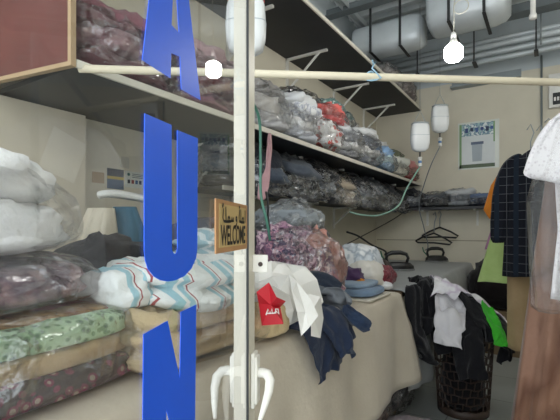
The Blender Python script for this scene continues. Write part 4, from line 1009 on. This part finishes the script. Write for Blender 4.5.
gar('white_blouse', 'white lace blouse under clear plastic nearest on the rail', 'blouse', 2.02, .262,
    [(1.82, -.09, .09, .04), (1.76, -.20, .20, .05), (1.66, -.245, .245, .05), (1.5, -.245, .25, .04), (1.3, -.235, .23, .04), (1.02, -.26, .26, .045)], wl, 5, 7, .024,
    sleeves=[([(-.13, 0, 1.785), (-.20, -.02, 1.735), (-.25, -.03, 1.64), (-.285, -.03, 1.50)], [.04, .09, .13, .15]), ([(.15, 0, 1.76), (.22, -.02, 1.70), (.265, -.03, 1.62), (.28, -.03, 1.52)], [.06, .12, .14, .12])], hm=whiteM, film=(.98, 1.8))
vel = cloth('#8c6853', '#6b4a3a', 'mottle', 2.2, '#977360', sheen=.25, rough=.5)
gar('velvet_gown', 'long brown velvet gown falling to floor behind the white blouse', 'gown', 2.34, .19,
    [(1.86, -.08, .08, .04), (1.80, -.2, .2, .06), (1.5, -.21, .21, .08), (1.2, -.25, .25, .10), (.7, -.31, .31, .13), (.12, -.38, .38, .16)], vel, 7, 7, .034, hm=dark)
gar('maroon_coat', 'dark maroon garment at upper right beside the electrical box', 'coat', 2.60, .22, [(1.90, -.1, .1, .04), (1.84, -.22, .22, .06), (1.3, -.24, .24, .08), (.9, -.25, .25, .08)], cloth('#5a2a2c', '#43201f'), 8, 4, .014, hm=dark)
gar('orange_blouse', 'orange garment peeking out left of the plaid shirt', 'blouse', 3.12, -.05, [(1.74, -.1, .1, .03), (1.70, -.22, .2, .05), (1.6, -.28, .22, .05), (1.44, -.325, .24, .06), (1.38, -.29, .2, .06)], cloth('#d9862e', '#c07022'), 9, 3, .012, hm=blk)
gar('lime_dress', 'lime green dress hanging behind the plaid shirt', 'dress', 3.42, -.02, [(1.62, -.1, .1, .03), (1.55, -.26, .2, .05), (1.3, -.33, .22, .06), (.92, -.43, .24, .07)], cloth('#bcd48c', '#a5c074'), 11, 4, .014, hm=blk)
gar('lilac_tunic', 'lilac pink tunic farthest back among the hanging garments', 'tunic', 3.72, .0, [(1.68, -.1, .1, .03), (1.60, -.27, .22, .05), (1.42, -.36, .24, .05), (1.14, -.44, .25, .06)], cloth('#c08fae', '#a9789a'), 13, 4, .012, hm=blk)
gar('beige_trousers', 'beige trousers hanging low behind the plaid shirt hem', 'trousers', 3.05, -.10, [(1.72, -.08, .08, .03), (1.66, -.13, .12, .04), (1.2, -.13, .12, .05), (.55, -.13, .12, .05)], cloth('#b89f7c', '#a1885f'), 14, 2, .008, hm=blk)

# ================================================================== LIGHT AND CAMERA
w = bpy.data.worlds.new('daylight'); bpy.context.scene.world = w; w.use_nodes = True
bg = w.node_tree.nodes['Background']; bg.inputs[0].default_value = (.90, .96, 1.0, 1); bg.inputs[1].default_value = 2.0
cam = bpy.data.cameras.new('camera'); co = bpy.data.objects.new('camera', cam); C.objects.link(co)
cam.sensor_width = 36; cam.lens = F/560*36; cam.shift_y = (HY-210)/560; cam.clip_start = .01
co.location = (0, 0, EYE); co.rotation_euler = (PI/2, 0, YAW)
sc = bpy.context.scene; sc.camera = co
sc.view_settings.view_transform = 'Standard'; sc.view_settings.look = 'None'; sc.view_settings.gamma = 1; sc.view_settings.use_curve_mapping = False
sc.view_settings.exposure = .5
sc.cycles.transparent_max_bounces = 24; sc.cycles.max_bounces = 8
sc.cycles.sample_clamp_indirect = 6
